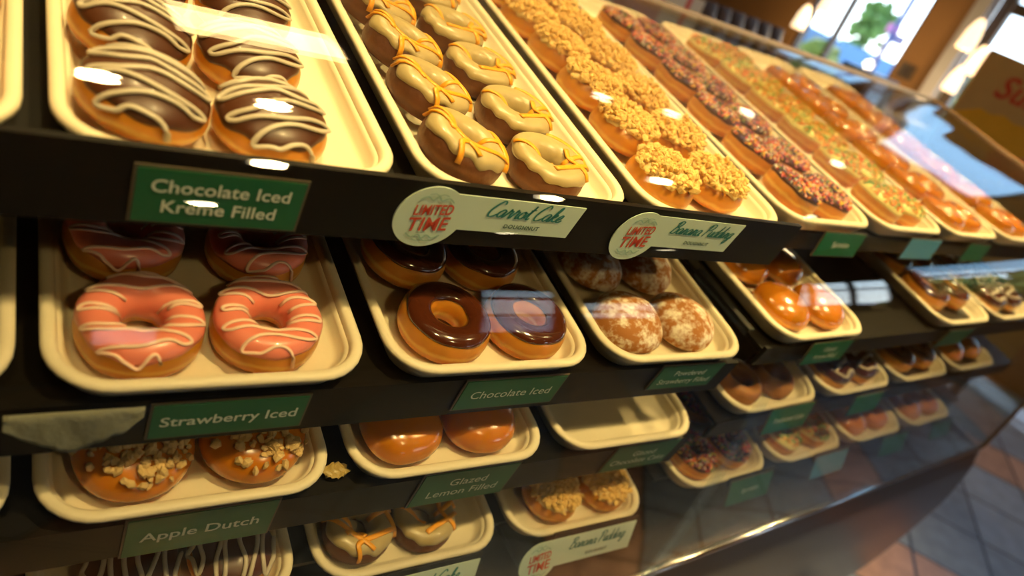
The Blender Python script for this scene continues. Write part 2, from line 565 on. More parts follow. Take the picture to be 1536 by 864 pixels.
def window_in_x(name, y0, y1, z0, z1, mull, frame_mat, w=0.05):
    """window lying in the right wall; frame and pane are its parts"""
    root = empty(name, (XW + .06, (y0 + y1) / 2, z0))
    root['kind'] = 'structure'
    f = MB()
    bars = [((-.035, y0, z0), (.035, y0 + w, z1)), ((-.035, y1 - w, z0), (.035, y1, z1)),
            ((-.035, y0 + w, z0), (.035, y1 - w, z0 + w)), ((-.035, y0 + w, z1 - w), (.035, y1 - w, z1))]
    for kind, v in mull:
        if kind == 'y':
            bars.append(((-.03, v - w / 2, z0 + w), (.03, v + w / 2, z1 - w)))
        else:
            bars.append(((-.03, y0 + w, v - w / 2), (.03, y1 - w, v + w / 2)))
    off = Vector((0, (y0 + y1) / 2, z0))
    for lo, hi in bars:
        f.box(Vector(lo) - off, Vector(hi) - off)
    f.obj('window_frame', frame_mat, root, smooth=False)
    g = MB()
    g.box(Vector((-.004, y0 + w * .8, z0 + w * .8)) - off, Vector((.004, y1 - w * .8, z1 - w * .8)) - off)
    g.obj('window_pane', MT['pane'], root, smooth=False)
    return root


window_in_x('window_1', W1[0], W1[1], 0.75, 2.45, [('y', 3.33)], MT['bronze_dark'], 0.03)
window_in_x('door_1', D1[0], D1[1] - .09, 0.02, 2.55, [('z', EYE + .465)], MT['bronze_dark'], 0.07)
window_in_x('window_2', -2.5, -1.48, EYE - .46, EYE + .13, [('z', EYE - .10), ('y', -2.1), ('y', -1.78)], MT['bronze_dark'], 0.03)
mb = MB()
mb.box((XW - .09, D1[1] - .09, 0), (XW + .02, D1[1], CEIL))
struct('trim_1', mb, MT['alu'])

window_in_x('window_6', -1.30, .92, EYE - .35, EYE + .5, [('y', -.3), ('z', EYE + .12)], MT['bronze_dark'], 0.05)
# front wall behind the photographer: openings at several heights (x0, x1, z0, z1, transom heights)
FW = [(0.16, 0.52, -.97, -.62, ()), (2.42, 3.10, -.86, .16, (-.42, -.05)), (3.28, 4.10, -.54, -.10, (-.33,))]
mb = MB()
xs = [XL_] + [v for w_ in FW for v in w_[:2]] + [XW]
for a, b in zip(xs[0::2], xs[1::2]):
    mb.box((a, YF - .12, 0), (b, YF, CEIL))
for a, b, z0, z1, _ in FW:
    mb.box((a, YF - .12, 0), (b, YF, EYE + z0))
    mb.box((a, YF - .12, EYE + z1), (b, YF, CEIL))
struct('wall_front', mb, MT['wall'])
for i, (a, b, z0, z1, trans) in enumerate(FW):
    z0, z1 = EYE + z0, EYE + z1
    root = empty('window_%d' % (i + 3), ((a + b) / 2, YF - .06, z0))
    root['kind'] = 'structure'
    off = Vector(((a + b) / 2, 0, z0))
    f = MB()
    w = .035
    bars = [((a, -.03, z0), (a + w, .03, z1)), ((b - w, -.03, z0), (b, .03, z1)), ((a + w, -.03, z0), (b - w, .03, z0 + w)), ((a + w, -.03, z1 - w), (b - w, .03, z1))]
    for t in trans:
        bars.append(((a + w, -.025, EYE + t - .025), (b - w, .025, EYE + t + .025)))
    for lo, hi in bars:
        f.box(Vector(lo) - off, Vector(hi) - off)
    f.obj('window_frame', MT['bronze_dark'], root, smooth=False)
    g = MB()
    g.box(Vector((a + w * .8, -.004, z0 + w * .8)) - off, Vector((b - w * .8, .004, z1 - w * .8)) - off)
    g.obj('window_pane', MT['pane'], root, smooth=False)

# outside ground
mb = MB()
mb.box((-20, -30, -.3), (60, 40, -.12))
struct('ground', mb, MT['whitened_ground'])

# ------------------------------------------------------------------ ceiling lamps
SPOTS = [(0.22, 0.93, 1), (0.64, 0.91, 1), (0.59, -0.13, .8), (0.50, -1.26, .07), (1.93, -1.55, .5), (1.60, -0.19, 1.2), (3.27, -1.86, .12), (2.53, 2.17, .4),
         (2.09, 0.58, 2.1), (3.04, 2.14, .5), (4.27, 2.63, .6), (4.49, 1.80, .3), (3.48, 0.07, .1), (-0.10, -0.22, .2)]   # x, y, dimming
AIMED = {(0.50, -1.26): (0.42, 0.50, 1.30), (0.59, -0.13): (0.45, 0.55, 1.15), (1.60, -0.19): (1.45, 0.75, 1.3), (-0.10, -0.22): (0.15, 0.5, 1.1), (2.09, 0.58): (1.75, 0.75, 1.25)}
SPOT_LABELS = ['recessed round ceiling spot over the left end of the case', 'recessed round ceiling spot beside the left one over the case',
               'recessed round ceiling spot in front of the case', 'recessed round ceiling spot behind the photographer',
               'recessed round ceiling spot nearer the front windows', 'recessed round ceiling spot over the customer aisle',
               'recessed round ceiling spot at the front right', 'recessed round ceiling spot over the staff aisle',
               'recessed round ceiling spot over the middle of the case', 'recessed round ceiling spot further along the staff aisle',
               'recessed round ceiling spot near the tall window', 'recessed round ceiling spot near the glazed door',
               'recessed round ceiling spot over the right aisle', 'recessed round ceiling spot above the photographer']
SPOT_SHAPE = 0.048
ringm = MB()
rows = []
for r, z in ((0.056, -0.004), (0.062, -0.008), (0.078, -0.006), (0.082, 0.0), (0.056, 0.0)):
    rows.append([(r * math.cos(2 * PI * k / 32), r * math.sin(2 * PI * k / 32), z) for k in range(32)])
ringm.grid(rows, close_u=True, close_v=True)
ring_me = ringm.mesh('trim_ring', MT['alu'])
discm = MB()
discm.add([(SPOT_SHAPE * 1.1 * math.cos(2 * PI * k / 32), SPOT_SHAPE * 1.1 * math.sin(2 * PI * k / 32), 0) for k in range(32)], [tuple(reversed(range(32)))])
disc_me = discm.mesh('lens', emit_mat('lamp_lens_glow', (1.0, 0.82, 0.52), 22.0), smooth=False)
for (x, y, dim), lb in zip(SPOTS, SPOT_LABELS):
    aim = AIMED.get((x, y))
    root = tag(empty('ceiling_spotlight', (x, y, CEIL)), lb, 'ceiling lamp', 'recessed ceiling spots')
    link('trim_ring', ring_me, root)
    ld = bpy.data.lights.new('spot_lamp', 'AREA')
    ld.shape = 'DISK'
    ld.size = 2 * SPOT_SHAPE
    ld.energy = SPOT_POWER * dim
    ld.color = LAMP_WARM
    ld.spread = math.radians(105)
    link('lens', disc_me, root, (0, 0, -0.001))
    lo = bpy.data.objects.new('spot_lamp', ld)
    lo.parent = root
    lo.location = (0, 0, -0.003)
    if aim:
        v = Vector(aim) - Vector((x, y, CEIL))
        lo.rotation_euler = v.to_track_quat('-Z', 'Y').to_euler()
        lo.location = (0, 0, -0.035)
        ld.spread = math.radians(45 if y < -1 else 75)
    COL.objects.link(lo)

# luminous ceiling panel over the staff side
root = tag(empty('ceiling_panel_light', (0.79, 1.99, CEIL)), 'rectangular luminous ceiling panel above the staff side of the case', 'ceiling lamp')
mb = MB()
PX, PY = 0.28, 0.15
for lo, hi in (((-PX - .03, -PY - .03, -.02), (PX + .03, -PY, 0)), ((-PX - .03, PY, -.02), (PX + .03, PY + .03, 0)),
               ((-PX - .03, -PY, -.02), (-PX, PY, 0)), ((PX, -PY, -.02), (PX + .03, PY, 0))):
    mb.box(lo, hi)
mb.obj('panel_frame', MT['alu'], root, smooth=False)
ld = bpy.data.lights.new('panel_lamp', 'AREA')
ld.shape = 'RECTANGLE'
ld.size, ld.size_y = 2 * PX, 2 * PY
ld.energy = PANEL_POWER
ld.color = (1.0, 0.66, 0.27)
lo = bpy.data.objects.new('panel_lamp', ld)
lo.parent = root
lo.location = (0, 0, -0.008)
COL.objects.link(lo)

# ------------------------------------------------------------------ the display case
GLASS = catmull([(-.066, -.782), (-.068, -.70), (-.068, -.624), (-.066, -.53), (-.060, -.44), (-.050, -.365), (-.034, -.30), (-.010, -.245), (.025, -.205),
                 (.075, -.177), (.14, -.157), (.21, -.142), (.28, -.130), (.36, -.117), (.44, -.101), (.51, -.088), (.575, -.08)], 8)
SKIRT = catmull([(-.062, -.790), (-.070, -.82), (-.078, -.862), (-.082, -.974), (-.072, -1.091), (-.056, -1.238), (-.032, -1.37), (0.0, -1.46)], 6)


def sheet(profile, x0, x1, t, nx=2):
    """a bent sheet of thickness t following a (y, z) profile between x0 and x1"""
    P = np.array(profile)
    T = np.gradient(P, axis=0)
    T /= np.linalg.norm(T, axis=1)[:, None]
    N = np.stack([T[:, 1], -T[:, 0]], 1)      # inner side
    mbb = MB()
    left = x0 if callable(x0) else (lambda y: x0)
    outer = [[(x, y, z) for x in np.linspace(left(y), x1, nx)] for y, z in P]
    inner = [[(x, y, z) for x in np.linspace(left(y), x1, nx)] for y, z in P + N * t]
    mbb.grid(outer)
    mbb.grid(inner, flip=True)
    n, m2 = len(P), nx
    for j in (0, m2 - 1):
        mbb.add([outer[i][j] for i in range(n)] + [inner[i][j] for i in range(n)], [(i, i + 1, n + i + 1, n + i) for i in range(n - 1)])
    for i in (0, n - 1):
        mbb.add(outer[i] + inner[i], [(j, j + 1, m2 + j + 1, m2 + j) for j in range(m2 - 1)])
    return mbb


CASE_X = [(-0.60, 0.788), (-0.02, 1.26)]
SHELF_X = [(-0.58, 0.772), (-0.005, 1.20)]
case = tag(empty('display_case', (0, 0, 0)), 'long curved glass doughnut case with four tiers of sloped black shelves', 'display case')
for m in (0, 1):
    MODULE = mod_matrix(m)
    before = set(COL.objects)
    root = None
    x0, x1 = CASE_X[m]
    if m == 1:
        gx0, gx1 = -0.02, x1
    else:
        gx0, gx1 = x0, 0.792
    # the panes of the two runs meet at a slightly turned joint
    sheet(GLASS, (lambda y: -.0565 + .052 * y) if m else gx0, gx1 - .001, 0.005).obj('glass_pane', MT['glass'], root, angle=1.0)
    # top rim of the glass
    mb = MB()
    mb.box((gx0, .573, -.083), (gx1, .584, -.075))
    mb.obj('top_rim', MT['rim'], root, smooth=False)
    # stainless front skirt, bead and deck
    sheet(SKIRT, -.25 if m else x0, x1 if m else 0.598, 0.003).obj('front_skirt', MT['steel'], root, angle=1.0)
    mb = MB()
    mb.tube([(-.25 if m else x0, -.063, -.787), (x1 if m else .598, -.063, -.787)], 0.0065, 12)
    mb.obj('steel_bead', MT['bead'], root)
    mb = MB()
    zf, zb = -.792, -.745
    xl, xf, xb = (-.25, x1, x1) if m else (x0, .596, .556)
    mb.add([(xl, -.06, zf), (xf, -.06, zf), (xb, .72, zb), (xl, .72, zb), (xl, -.06, zf - .004), (xf, -.06, zf - .004), (xb, .72, zb - .004), (xl, .72, zb - .004)],
           [(0, 1, 2, 3), (4, 7, 6, 5), (0, 4, 5, 1), (1, 5, 6, 2), (2, 6, 7, 3), (3, 7, 4, 0)])
    mb.obj('deck', MT['steel'], root, smooth=False)
    mb = MB()
    mb.box((x0, .735, -1.5), (x1, .755, -.185))
    mb.obj('back_panel', MT['inner'], root, smooth=False)
    inv = MODULE.inverted()
    for row in range(4):
        sm = inv @ shelf_matrix(m, row)
        sh = MB()
        d0 = {0: (-0.047 if m == 0 else 0.006), 3: 0.03}.get(row, 0.0)
        d1 = 0.70 if row else 0.655
        a, b = SHELF_X[m]
        sh.box((a, d0, -.009 - DROP[(m, row)]), (b, d1, -.002 - DROP[(m, row)]), mat=sm)
        s = sh.obj('shelf', MT['black'], root, smooth=False)
        if row < 3:
            rl = MB()
            if row == 0 and m == 0:
                rl.box((a, -.053, -.029), (b, -.0475, .0345), mat=sm)
            else:
                rl.box((a, d0 - .006, (-.064 if m == 0 else -.044)), (b, d0 - .0005, -.0085 if row else -.0125), mat=sm)
            rl.obj('price_rail', MT['rail'], s, smooth=False)
    # uprights that carry the shelves
    for xx in ((x0 + .002, x0 + .014), (x1 - .012, x1 - .001)):
        if m == 1 and xx[0] > 1:
            continue
        up = MB()
        up.box((xx[0], .62, -.735), (xx[1], .70, -.16))
        up.obj('upright', MT['inner'], root, smooth=False)
    if m == 1:
        ch = MB()
        ch.box((-.032, .02, -.008), (-.020, .14, .004), mat=inv @ shelf_matrix(1, 1))
        ch.obj('glint_strip', MT['bead'], root, smooth=False)  # polished strip added so a lamp glint shows at the joint
        # glazed end with a thin bronze edge, and the steel cheek below
        XE = x1
        g = MB()
        prof = [tuple(q) for q in GLASS] + [(.575, -.66), (.3, -.72)]
        n = len(prof)
        g.add([(XE, y, z) for y, z in prof] + [(XE + .005, y, z) for y, z in prof],
              [tuple(range(n)), tuple(reversed(range(n, 2 * n)))] + [(i, i + n, (i + 1) % n + n, (i + 1) % n) for i in range(n)])
        g.obj('end_glass', MT['glass'], root, smooth=False)
        e = MB()
        e.tube([(XE + .003, y, z) for y, z in GLASS], 0.005, 8)
        e.obj('end_trim', MT['bronze'], root)
        e = MB()
        e.tube([(XE, y, z) for y, z in SKIRT], 0.004, 8)
        e.obj('skirt_edge', MT['bead'], root)
        e = MB()
        prof = [tuple(q) for q in SKIRT] + [(.72, -1.46), (.72, -.66)]
        n = len(prof)
        e.add([(XE - .004, y, z) for y, z in prof] + [(XE, y, z) for y, z in prof],
              [tuple(range(n)), tuple(reversed(range(n, 2 * n)))] + [(i, i + n, (i + 1) % n + n, (i + 1) % n) for i in range(n)])
        e.obj('end_cheek', MT['steel'], root, smooth=False)
    kick = MB()
    kick.box((x0, .03, -1.5), (x1 - (.02 if m else 0), .70, -1.455))
    kick.obj('plinth', MT['black'], root, smooth=False)
    for o in set(COL.objects) - before:                 # every piece of this run belongs to the one case
        if o.parent is None:
            o.parent = case
            o.matrix_basis = MODULE


# ------------------------------------------------------------------ trays
def rrect(hx, hy, r, n=7):
    pts = []
    for cx, cy, a0 in ((hx - r, hy - r, 0), (-hx + r, hy - r, 90), (-hx + r, -hy + r, 180), (hx - r, -hy + r, 270)):
        for k in range(n + 1):
            a = math.radians(a0 + 90 * k / n)
            pts.append((cx + r * math.cos(a), cy + r * math.sin(a)))
    return pts


TW, TL = 0.240, 0.655


def tray_mesh(mat, floor_mat=None):
    hx, hy = TW / 2, TL / 2
    prof = [(.016, .0), (.013, .001), (.003, .019), (.0, .0215), (.0, .0245), (.0025, .0265), (.008, .0265), (.0102, .024), (.0112, .0195), (.0135, .0188), (.0148, .016), (.0175, .0075), (.022, .004)]
    b = MB()
    loops = []
    for ins, z in prof:
        r = max(.012, .046 - ins)
        loops.append([(x, y + hy, z) for x, y in rrect(hx - ins, hy - ins, r)])
    b.grid(loops, close_v=True)
    n = len(loops[0])
    b.f.append(tuple(reversed(range(n))))
    b.mi.append(0)
    e = (len(loops) - 1) * n
    b.f.append(tuple(e + k for k in range(n)))
    b.mi.append(1)
    return b.mesh('tray', [mat, floor_mat or mat], angle=0.9)


TRAY_ME = tray_mesh(MT['tray'])
TRAY_DARK_ME = tray_mesh(MT['tray'], MT['tray_dark'])
FRONT0 = -0.043                                # the near top-shelf trays sit behind the raised rail


def tray_x(c):
    return PITCH * c + 0.132 + (0.006 if c < 0 else 0)


def place_tray(m, row, c, label, dark=False):
    d = FRONT0 if (m == 0 and row == 0) else -0.012
    dx = -0.014 if (m == 1 and row == 0) else 0.0
    o = link('tray', TRAY_DARK_ME if dark else TRAY_ME)
    put(o, at_shelf(m, row, tray_x(c) + dx, d, 0.0))
    tag(o, label, 'tray', 'bakery trays')
    return o


# ------------------------------------------------------------------ doughnut geometry
class Shape:
    """ring or filled doughnut: pos(theta, phi, off) on its skin, top(x, y) point on the upper skin"""
    def __init__(self, R, H, hole=0.0, seed=0, wob=0.03, n=2.3, square=0.0):
        self.R, self.H, self.hole, self.n, self.square = R, H, hole, n, square
        rnd = random.Random(seed)
        self.w = [(k, rnd.uniform(-1, 1) * wob / k ** .6, rnd.uniform(0, 6.28)) for k in (2, 3, 4, 5)]
        self.hz = [(k, rnd.uniform(-1, 1) * wob * .9, rnd.uniform(0, 6.28)) for k in (1, 2, 3)]
        self.Rc, self.a = (R + hole) / 2, (R - hole) / 2

    def lump(self, phi):
        s = 1 + sum(a * math.cos(k * phi + p) for k, a, p in self.w)
        if self.square:
            s *= 1 + self.square * math.cos(4 * phi)
        return s

    def pos(self, th, phi, off=0.0):
        c, s = math.cos(th), math.sin(th)
        n = self.n
        up = 1 + sum(a * math.cos(k * phi + p) for k, a, p in self.hz)
        if self.hole:
            r = self.Rc + (self.a + off) * math.copysign(abs(c) ** (2 / n), c)
            hc = self.H * .46
            z = hc + ((self.H - hc) * up + off) * abs(s) ** (2 / n) if s >= 0 else hc - (hc + off * 0) * abs(s) ** (2 / 3.0)
            r *= 1 + (self.lump(phi) - 1) * max(0, min(1.2, (r - self.hole) / (2 * self.a)))
        else:
            r = (self.R + off) * abs(c) ** (2 / n) * self.lump(phi)
            hc = self.H * .40
            z = hc + ((self.H - hc) * up + off) * abs(s) ** (2 / (n - .25)) if s >= 0 else hc - hc * abs(s) ** (2 / 3.0)
        return Vector((r * math.cos(phi), r * math.sin(phi), z))

    def theta(self, r, phi):
        if self.hole:
            rr = (r - self.hole) / ((self.lump(phi) - 1) * 0 + 1) + self.hole
            q = (rr / (1 + (self.lump(phi) - 1) * max(0, min(1.2, (r - self.hole) / (2 * self.a)))) - self.Rc) / self.a
            if q < -0.97 or q > 1.02:
                return None
            q = max(-1, min(1, q))
            return math.acos(math.copysign(abs(q) ** (self.n / 2), q))
        q = r / (self.R * self.lump(phi))
        if q > 1.02:
            return None
        return math.acos(min(1, q) ** (self.n / 2))

    def top(self, x, y, off=0.0):
        phi, r = math.atan2(y, x), math.hypot(x, y)
        th = self.theta(r, phi)
        return None if th is None else self.pos(th, phi, off)

    def dough(self, mat, nu=40, nv=20):
        b = MB()
        if self.hole:
            rows = [[self.pos(2 * PI * j / nv, 2 * PI * i / nu) for j in range(nv)] for i in range(nu)]
            b.grid(rows, close_u=True, close_v=True)
        else:
            ths = [-PI / 2 + PI * j / nv for j in range(1, nv)]
            rows = [[self.pos(t, 2 * PI * i / nu) for i in range(nu)] for t in ths]
            b.grid(rows, close_v=True)
            k = len(b.v)
            b.v += [tuple(self.pos(-PI / 2, 0)), tuple(self.pos(PI / 2, 0))]
            for i in range(nu):
                b.f.append((k, (i + 1) % nu, i))
                e = (len(ths) - 1) * nu
                b.f.append((k + 1, e + i, e + (i + 1) % nu))
                b.mi += [0, 0]
        return b.mesh('dough', mat)

    def icing(self, mat, name='icing', edge=-0.05, wave=0.12, th=0.0016, seed=1, nu=56, nv=16, fine=0.0, inner=0.15):
        rnd = random.Random(seed)
        ws = [(k, rnd.uniform(-1, 1) * wave / k ** .35, rnd.uniform(0, 6.28)) for k in (2, 3, 5, 7, 9)]
        if fine:
            ws += [(k, rnd.uniform(-1, 1) * fine, rnd.uniform(0, 6.28)) for k in (11, 14, 17)]
        b = MB()
        rows = []
        for i in range(nu):
            phi = 2 * PI * i / nu
            e0 = edge + sum(a * math.cos(k * phi + p) for k, a, p in ws)
            end = (PI + inner + .5 * sum(a * math.cos(k * phi + p + 1) for k, a, p in ws)) if self.hole else PI / 2
            row = [self.pos(e0, phi, -0.0015)]
            m2 = nv
            for j in range(m2 + 1):
                t = e0 + (end - e0) * j / m2
                f = min(1, (j + .6) / 2.0) * (1 if not self.hole else min(1, (m2 - j + .6) / 2.0))
                row.append(self.pos(t, phi, th * f))
            if self.hole:
                row.append(self.pos(end, phi, -0.0015))
            rows.append(row)
        if not self.hole:
            c = self.pos(PI / 2, 0, th)
            for row in rows:
                row[-1] = c.copy()
        b.grid(rows, close_u=True)
        me = b.mesh(name, mat)
        return me

    def drizzle(self, mat, paths, rad=0.0022, off=0.0028, name='drizzle', flat=0.6):
        b = MB()
        for path in paths:
            run = []
            for x, y in path:
                q = self.top(x, y, off)
                if q is None:
                    if len(run) > 2:
                        b.tube(run, rad, 8, flat=flat)
                    run = []
                else:
                    run.append(q)
            if len(run) > 2:
                b.tube(run, rad, 8, flat=flat)
        return b.mesh(name, mat)

    def serpent(self, n, seed, reach=0.93, span=0.9, skew=0.25, wig=0.004):
        """one continuous back-and-forth line across the top, looping at the ends"""
        rnd = random.Random(seed)
        pts = []
        for i in range(n):
            v = -span + 2 * span * i / (n - 1)
            half = math.sqrt(max(0.05, 1 - v * v)) * self.R * reach
            half *= rnd.uniform(.86, 1.0)
            y = v * self.R
            sgn = 1 if i % 2 else -1
            dy = 2 * span * self.R / (n - 1)
            row = [(-sgn * half, y - dy * .28), (-sgn * half * .55, y - dy * .1 + rnd.uniform(-wig, wig)), (0, y + rnd.uniform(-wig, wig)), (sgn * half * .6, y + dy * .05 + rnd.uniform(-wig, wig)), (sgn * half, y + dy * .22)]
            pts += [(x, yy + skew * x * .15) for x, yy in row]
        return [tuple(q) for q in catmull(pts, 5)]

    def bits(self, kind, count, mats, seed, rmax=0.9, rmin=0.0, size=(.0025, .0045), off=0.001, bias=None, grow=1.0):
        """sprinkles or crumbs lying on the upper skin"""
        rnd = random.Random(seed)
        b = MB()
        k = 0
        tries = 0
        while k < count and tries < count * 12:
            tries += 1
            a = rnd.uniform(0, 2 * PI)
            r = self.R * math.sqrt(rnd.uniform(rmin ** 2, rmax ** 2))
            x, y = r * math.cos(a), r * math.sin(a)
            if bias and not bias(x / self.R, y / self.R, rnd):
                continue
            q = self.top(x, y, off)
            if q is None:
                continue
            q1, q2 = self.top(x + .002, y, off), self.top(x, y + .002, off)
            nrm = Vector((0, 0, 1))
            if q1 is not None and q2 is not None:
                nrm = (q1 - q).cross(q2 - q)
                nrm = nrm.normalized() if nrm.length > 1e-12 else Vector((0, 0, 1))
            t = nrm.cross(Vector((math.cos(a * 7), math.sin(a * 7), .13)))
            t = t.normalized()
            s = nrm.cross(t)
            k += 1
            if kind == 'sprinkle':
                L, w = rnd.uniform(.0040, .0054) * grow, .00115 * grow
                t = (t + nrm * rnd.uniform(-.25, .5)).normalized()
                s = t.cross(nrm).normalized()
                u = s.cross(t)
                q = q + nrm * w * .6
                rows = [[q + t * z * L * .5 + (s * math.cos(g) + u * math.sin(g)) * w * f for g in [2 * PI * i / 6 for i in range(6)]] for z, f in ((-1, .55), (-.8, 1), (.8, 1), (1, .55))]
                base = len(b.v)
                mi = rnd.randrange(len(mats))
                b.grid(rows, close_v=True, mi=mi)
                b.f += [tuple(base + i for i in reversed(range(6))), tuple(base + 18 + i for i in range(6))]
                b.mi += [mi, mi]
            else:
                sz = rnd.uniform(*size) * (1 if rnd.random() > .15 else 1.35)
                cx = q + nrm * (sz * rnd.uniform(.05, .5))
                rot = Matrix.Rotation(rnd.uniform(0, 6.28), 3, Vector((rnd.gauss(0, 1), rnd.gauss(0, 1), rnd.gauss(0, 1))).normalized())
                vs = []
                for v in ICO_V:
                    g = Vector(v) * sz * .5 * rnd.uniform(.72, 1.2)
                    g = Vector((g.x * 1.25, g.y, g.z * .75))
                    vs.append(cx + rot @ g)
                b.add(vs, ICO_F)
        return b.mesh(kind + 's', mats, smooth=(kind == 'sprinkle'))


g_ = (1 + 5 ** .5) / 2
ICO_V = [Vector(q).normalized() for q in ((-1, g_, 0), (1, g_, 0), (-1, -g_, 0), (1, -g_, 0), (0, -1, g_), (0, 1, g_), (0, -1, -g_), (0, 1, -g_), (g_, 0, -1), (g_, 0, 1), (-g_, 0, -1), (-g_, 0, 1))]
ICO_F = [(0, 11, 5), (0, 5, 1), (0, 1, 7), (0, 7, 10), (0, 10, 11), (1, 5, 9), (5, 11, 4), (11, 10, 2), (10, 7, 6), (7, 1, 8),
         (3, 9, 4), (3, 4, 2), (3, 2, 6), (3, 6, 8), (3, 8, 9), (4, 9, 5), (2, 4, 11), (6, 2, 10), (8, 6, 7), (9, 8, 1)]

# each kind: list of variants, a variant is a list of (part name, mesh, stuff?)
KINDS = {}
fill = dict(R=.0435, H=.0395)
for v in range(2):
    s = Shape(**fill, seed=10 + v, wob=.02)
    KINDS.setdefault('kreme', []).append([('dough', s.dough(MT['dough']), 0), ('icing', s.icing(MT['choc'], edge=.34, wave=.12, seed=v), 0),
                                          ('drizzle', s.drizzle(MT['white'], [s.serpent(8, 20 + v, reach=.9)], .0024), 0)])
    s = Shape(R=.0450, H=.034, hole=.0150, seed=30 + v, wob=.04)
    rnd = random.Random(50 + v)

    def stroke(x0, y0, x1, y1, bend=.006):
        mx, my = (x0 + x1) / 2 + rnd.uniform(-bend, bend), (y0 + y1) / 2 + rnd.uniform(-bend, bend)
        return [tuple(q) for q in catmull([(x0, y0), (mx, my), (x1, y1)], 8)]
    dr = [stroke(-.040, .016, .0, -.038), stroke(-.034, .026, -.004, -.022), stroke(-.028, -.012, .042, .004), stroke(-.010, -.026, .036, -.020), stroke(.028, .030, .036, -.026), stroke(-.012, -.026, -.017, -.041)]
    if v:
        dr = [stroke(-.010, -.014, .040, -.002), stroke(-.016, -.028, .038, -.016), stroke(.016, .036, .040, -.010), stroke(.024, .008, .026, -.034), stroke(-.034, .022, -.010, -.016)]
    KINDS.setdefault('carrot', []).append([('dough', s.dough(MT['cake']), 0), ('icing', s.icing(MT['tan'], edge=.50, wave=.16, seed=v + 5, fine=.10, th=.0020), 0),
                                           ('drizzle', s.drizzle(MT['orange'], dr, .0034, .0026, flat=.45), 0)])
    s = Shape(R=.0435, H=.043, seed=60 + v, wob=.025)
    KINDS.setdefault('banana', []).append([('dough', s.dough(MT['dough']), 0), ('icing', s.icing(MT['cream'], edge=.55, wave=.10, seed=v + 8, th=.0025, fine=.05), 0),
                                           ('crumbs', s.bits('crumb', 300, MT['crumb'], 70 + v, rmax=.88, size=(.0045, .0082), off=.0035, bias=lambda x, y, r: math.hypot(x + .05, y) > r.uniform(0, .3)), 1)])
    s = Shape(R=.046, H=.036, hole=.012, seed=80 + v, wob=.03)
    KINDS.setdefault('sprinkled', []).append([('dough', s.dough(MT['dough']), 0), ('icing', s.icing(MT['choc'], edge=.48, wave=.10, seed=v + 11), 0),
                                              ('sprinkles', s.bits('sprinkle', 560, [SPRINKLE_COLS[i] for i in (0, 1, 4, 4, 5, 0, 2, 3, 6, 4)], 90 + v, rmax=.93, rmin=.2, off=.0016), 1)])
    s = Shape(R=.046, H=.036, hole=.012, seed=100 + v, wob=.03)
    KINDS.setdefault('yellow', []).append([('dough', s.dough(MT['dough']), 0), ('icing', s.icing(MT['yellow'], edge=.40, wave=.08, seed=v + 14), 0),
                                           ('sprinkles', s.bits('sprinkle', 240, [SPRINKLE_COLS[i] for i in (1, 1, 1, 0, 5, 5, 5)], 110 + v, grow=1.3, rmax=.90, rmin=.2, off=.0016), 1)])
    s = Shape(R=.044, H=.030, hole=.011, seed=120 + v, wob=.035)
    KINDS.setdefault('glazed', []).append([('dough', s.dough(MT['glaze']), 0)])
    s = Shape(R=.0450, H=.037, hole=.0160, seed=140 + v, wob=.025)
    KINDS.setdefault('pink', []).append([('dough', s.dough(MT['dough']), 0), ('icing', s.icing(MT['pink'], edge=.42, wave=.12, seed=v + 17, th=.002), 0),
                                         ('drizzle', s.drizzle(MT['pink_drizzle'], [s.serpent(10, 150 + v, reach=.9, span=.92, skew=.1)], .0016, .0026), 0)])
    s = Shape(R=.0470, H=.036, hole=.0155, seed=160 + v, wob=.02)
    KINDS.setdefault('choc', []).append([('dough', s.dough(MT['dough']), 0), ('icing', s.icing(MT['choc_dark'], edge=.66, wave=.06, seed=v + 20, th=.0014, inner=-.75), 0)])
    s = Shape(R=.0455, H=.043, seed=170 + v, wob=.04)
    KINDS.setdefault('powdered', []).append([('dough', s.dough(MT['sugar']), 0)])
    s = Shape(R=.0450, H=.040, seed=180 + v, wob=.02)
    KINDS.setdefault('glazed_filled', []).append([('dough', s.dough(MT['glaze']), 0)])
    s = Shape(R=.0460, H=.043, seed=190 + v, wob=.02, square=-.03, n=2.7)
    KINDS.setdefault('lemon', []).append([('dough', s.dough(MT['glaze']), 0)])
    s = Shape(R=.0485, H=.044, seed=200 + v, wob=.02)
    KINDS.setdefault('apple', []).append([('dough', s.dough(MT['glaze']), 0),
                                          ('crumbs', s.bits('crumb', 230, MT['nut'], 210 + v, rmax=.93, size=(.0055, .0098), off=.0005,
                                                            bias=lambda x, y, r: x * .7 + y * .55 > -.5 + r.uniform(-.35, .2)), 1)])
    s = Shape(R=.0425, H=.030, hole=.0180, seed=220 + v, wob=.03)
    KINDS.setdefault('cake', []).append([('dough', s.dough(MT['plain_cake']), 0)])
    s = Shape(R=.0430, H=.036, hole=.010, seed=240 + v, wob=.03)
    KINDS.setdefault('choc_white', []).append([('dough', s.dough(MT['dough']), 0), ('icing', s.icing(MT['choc_dark'], edge=.1, wave=.1, seed=v + 23), 0),
                                               ('drizzle', s.drizzle(MT['white'], [s.serpent(4, 250 + v, reach=.85, span=.7)], .003), 0)])

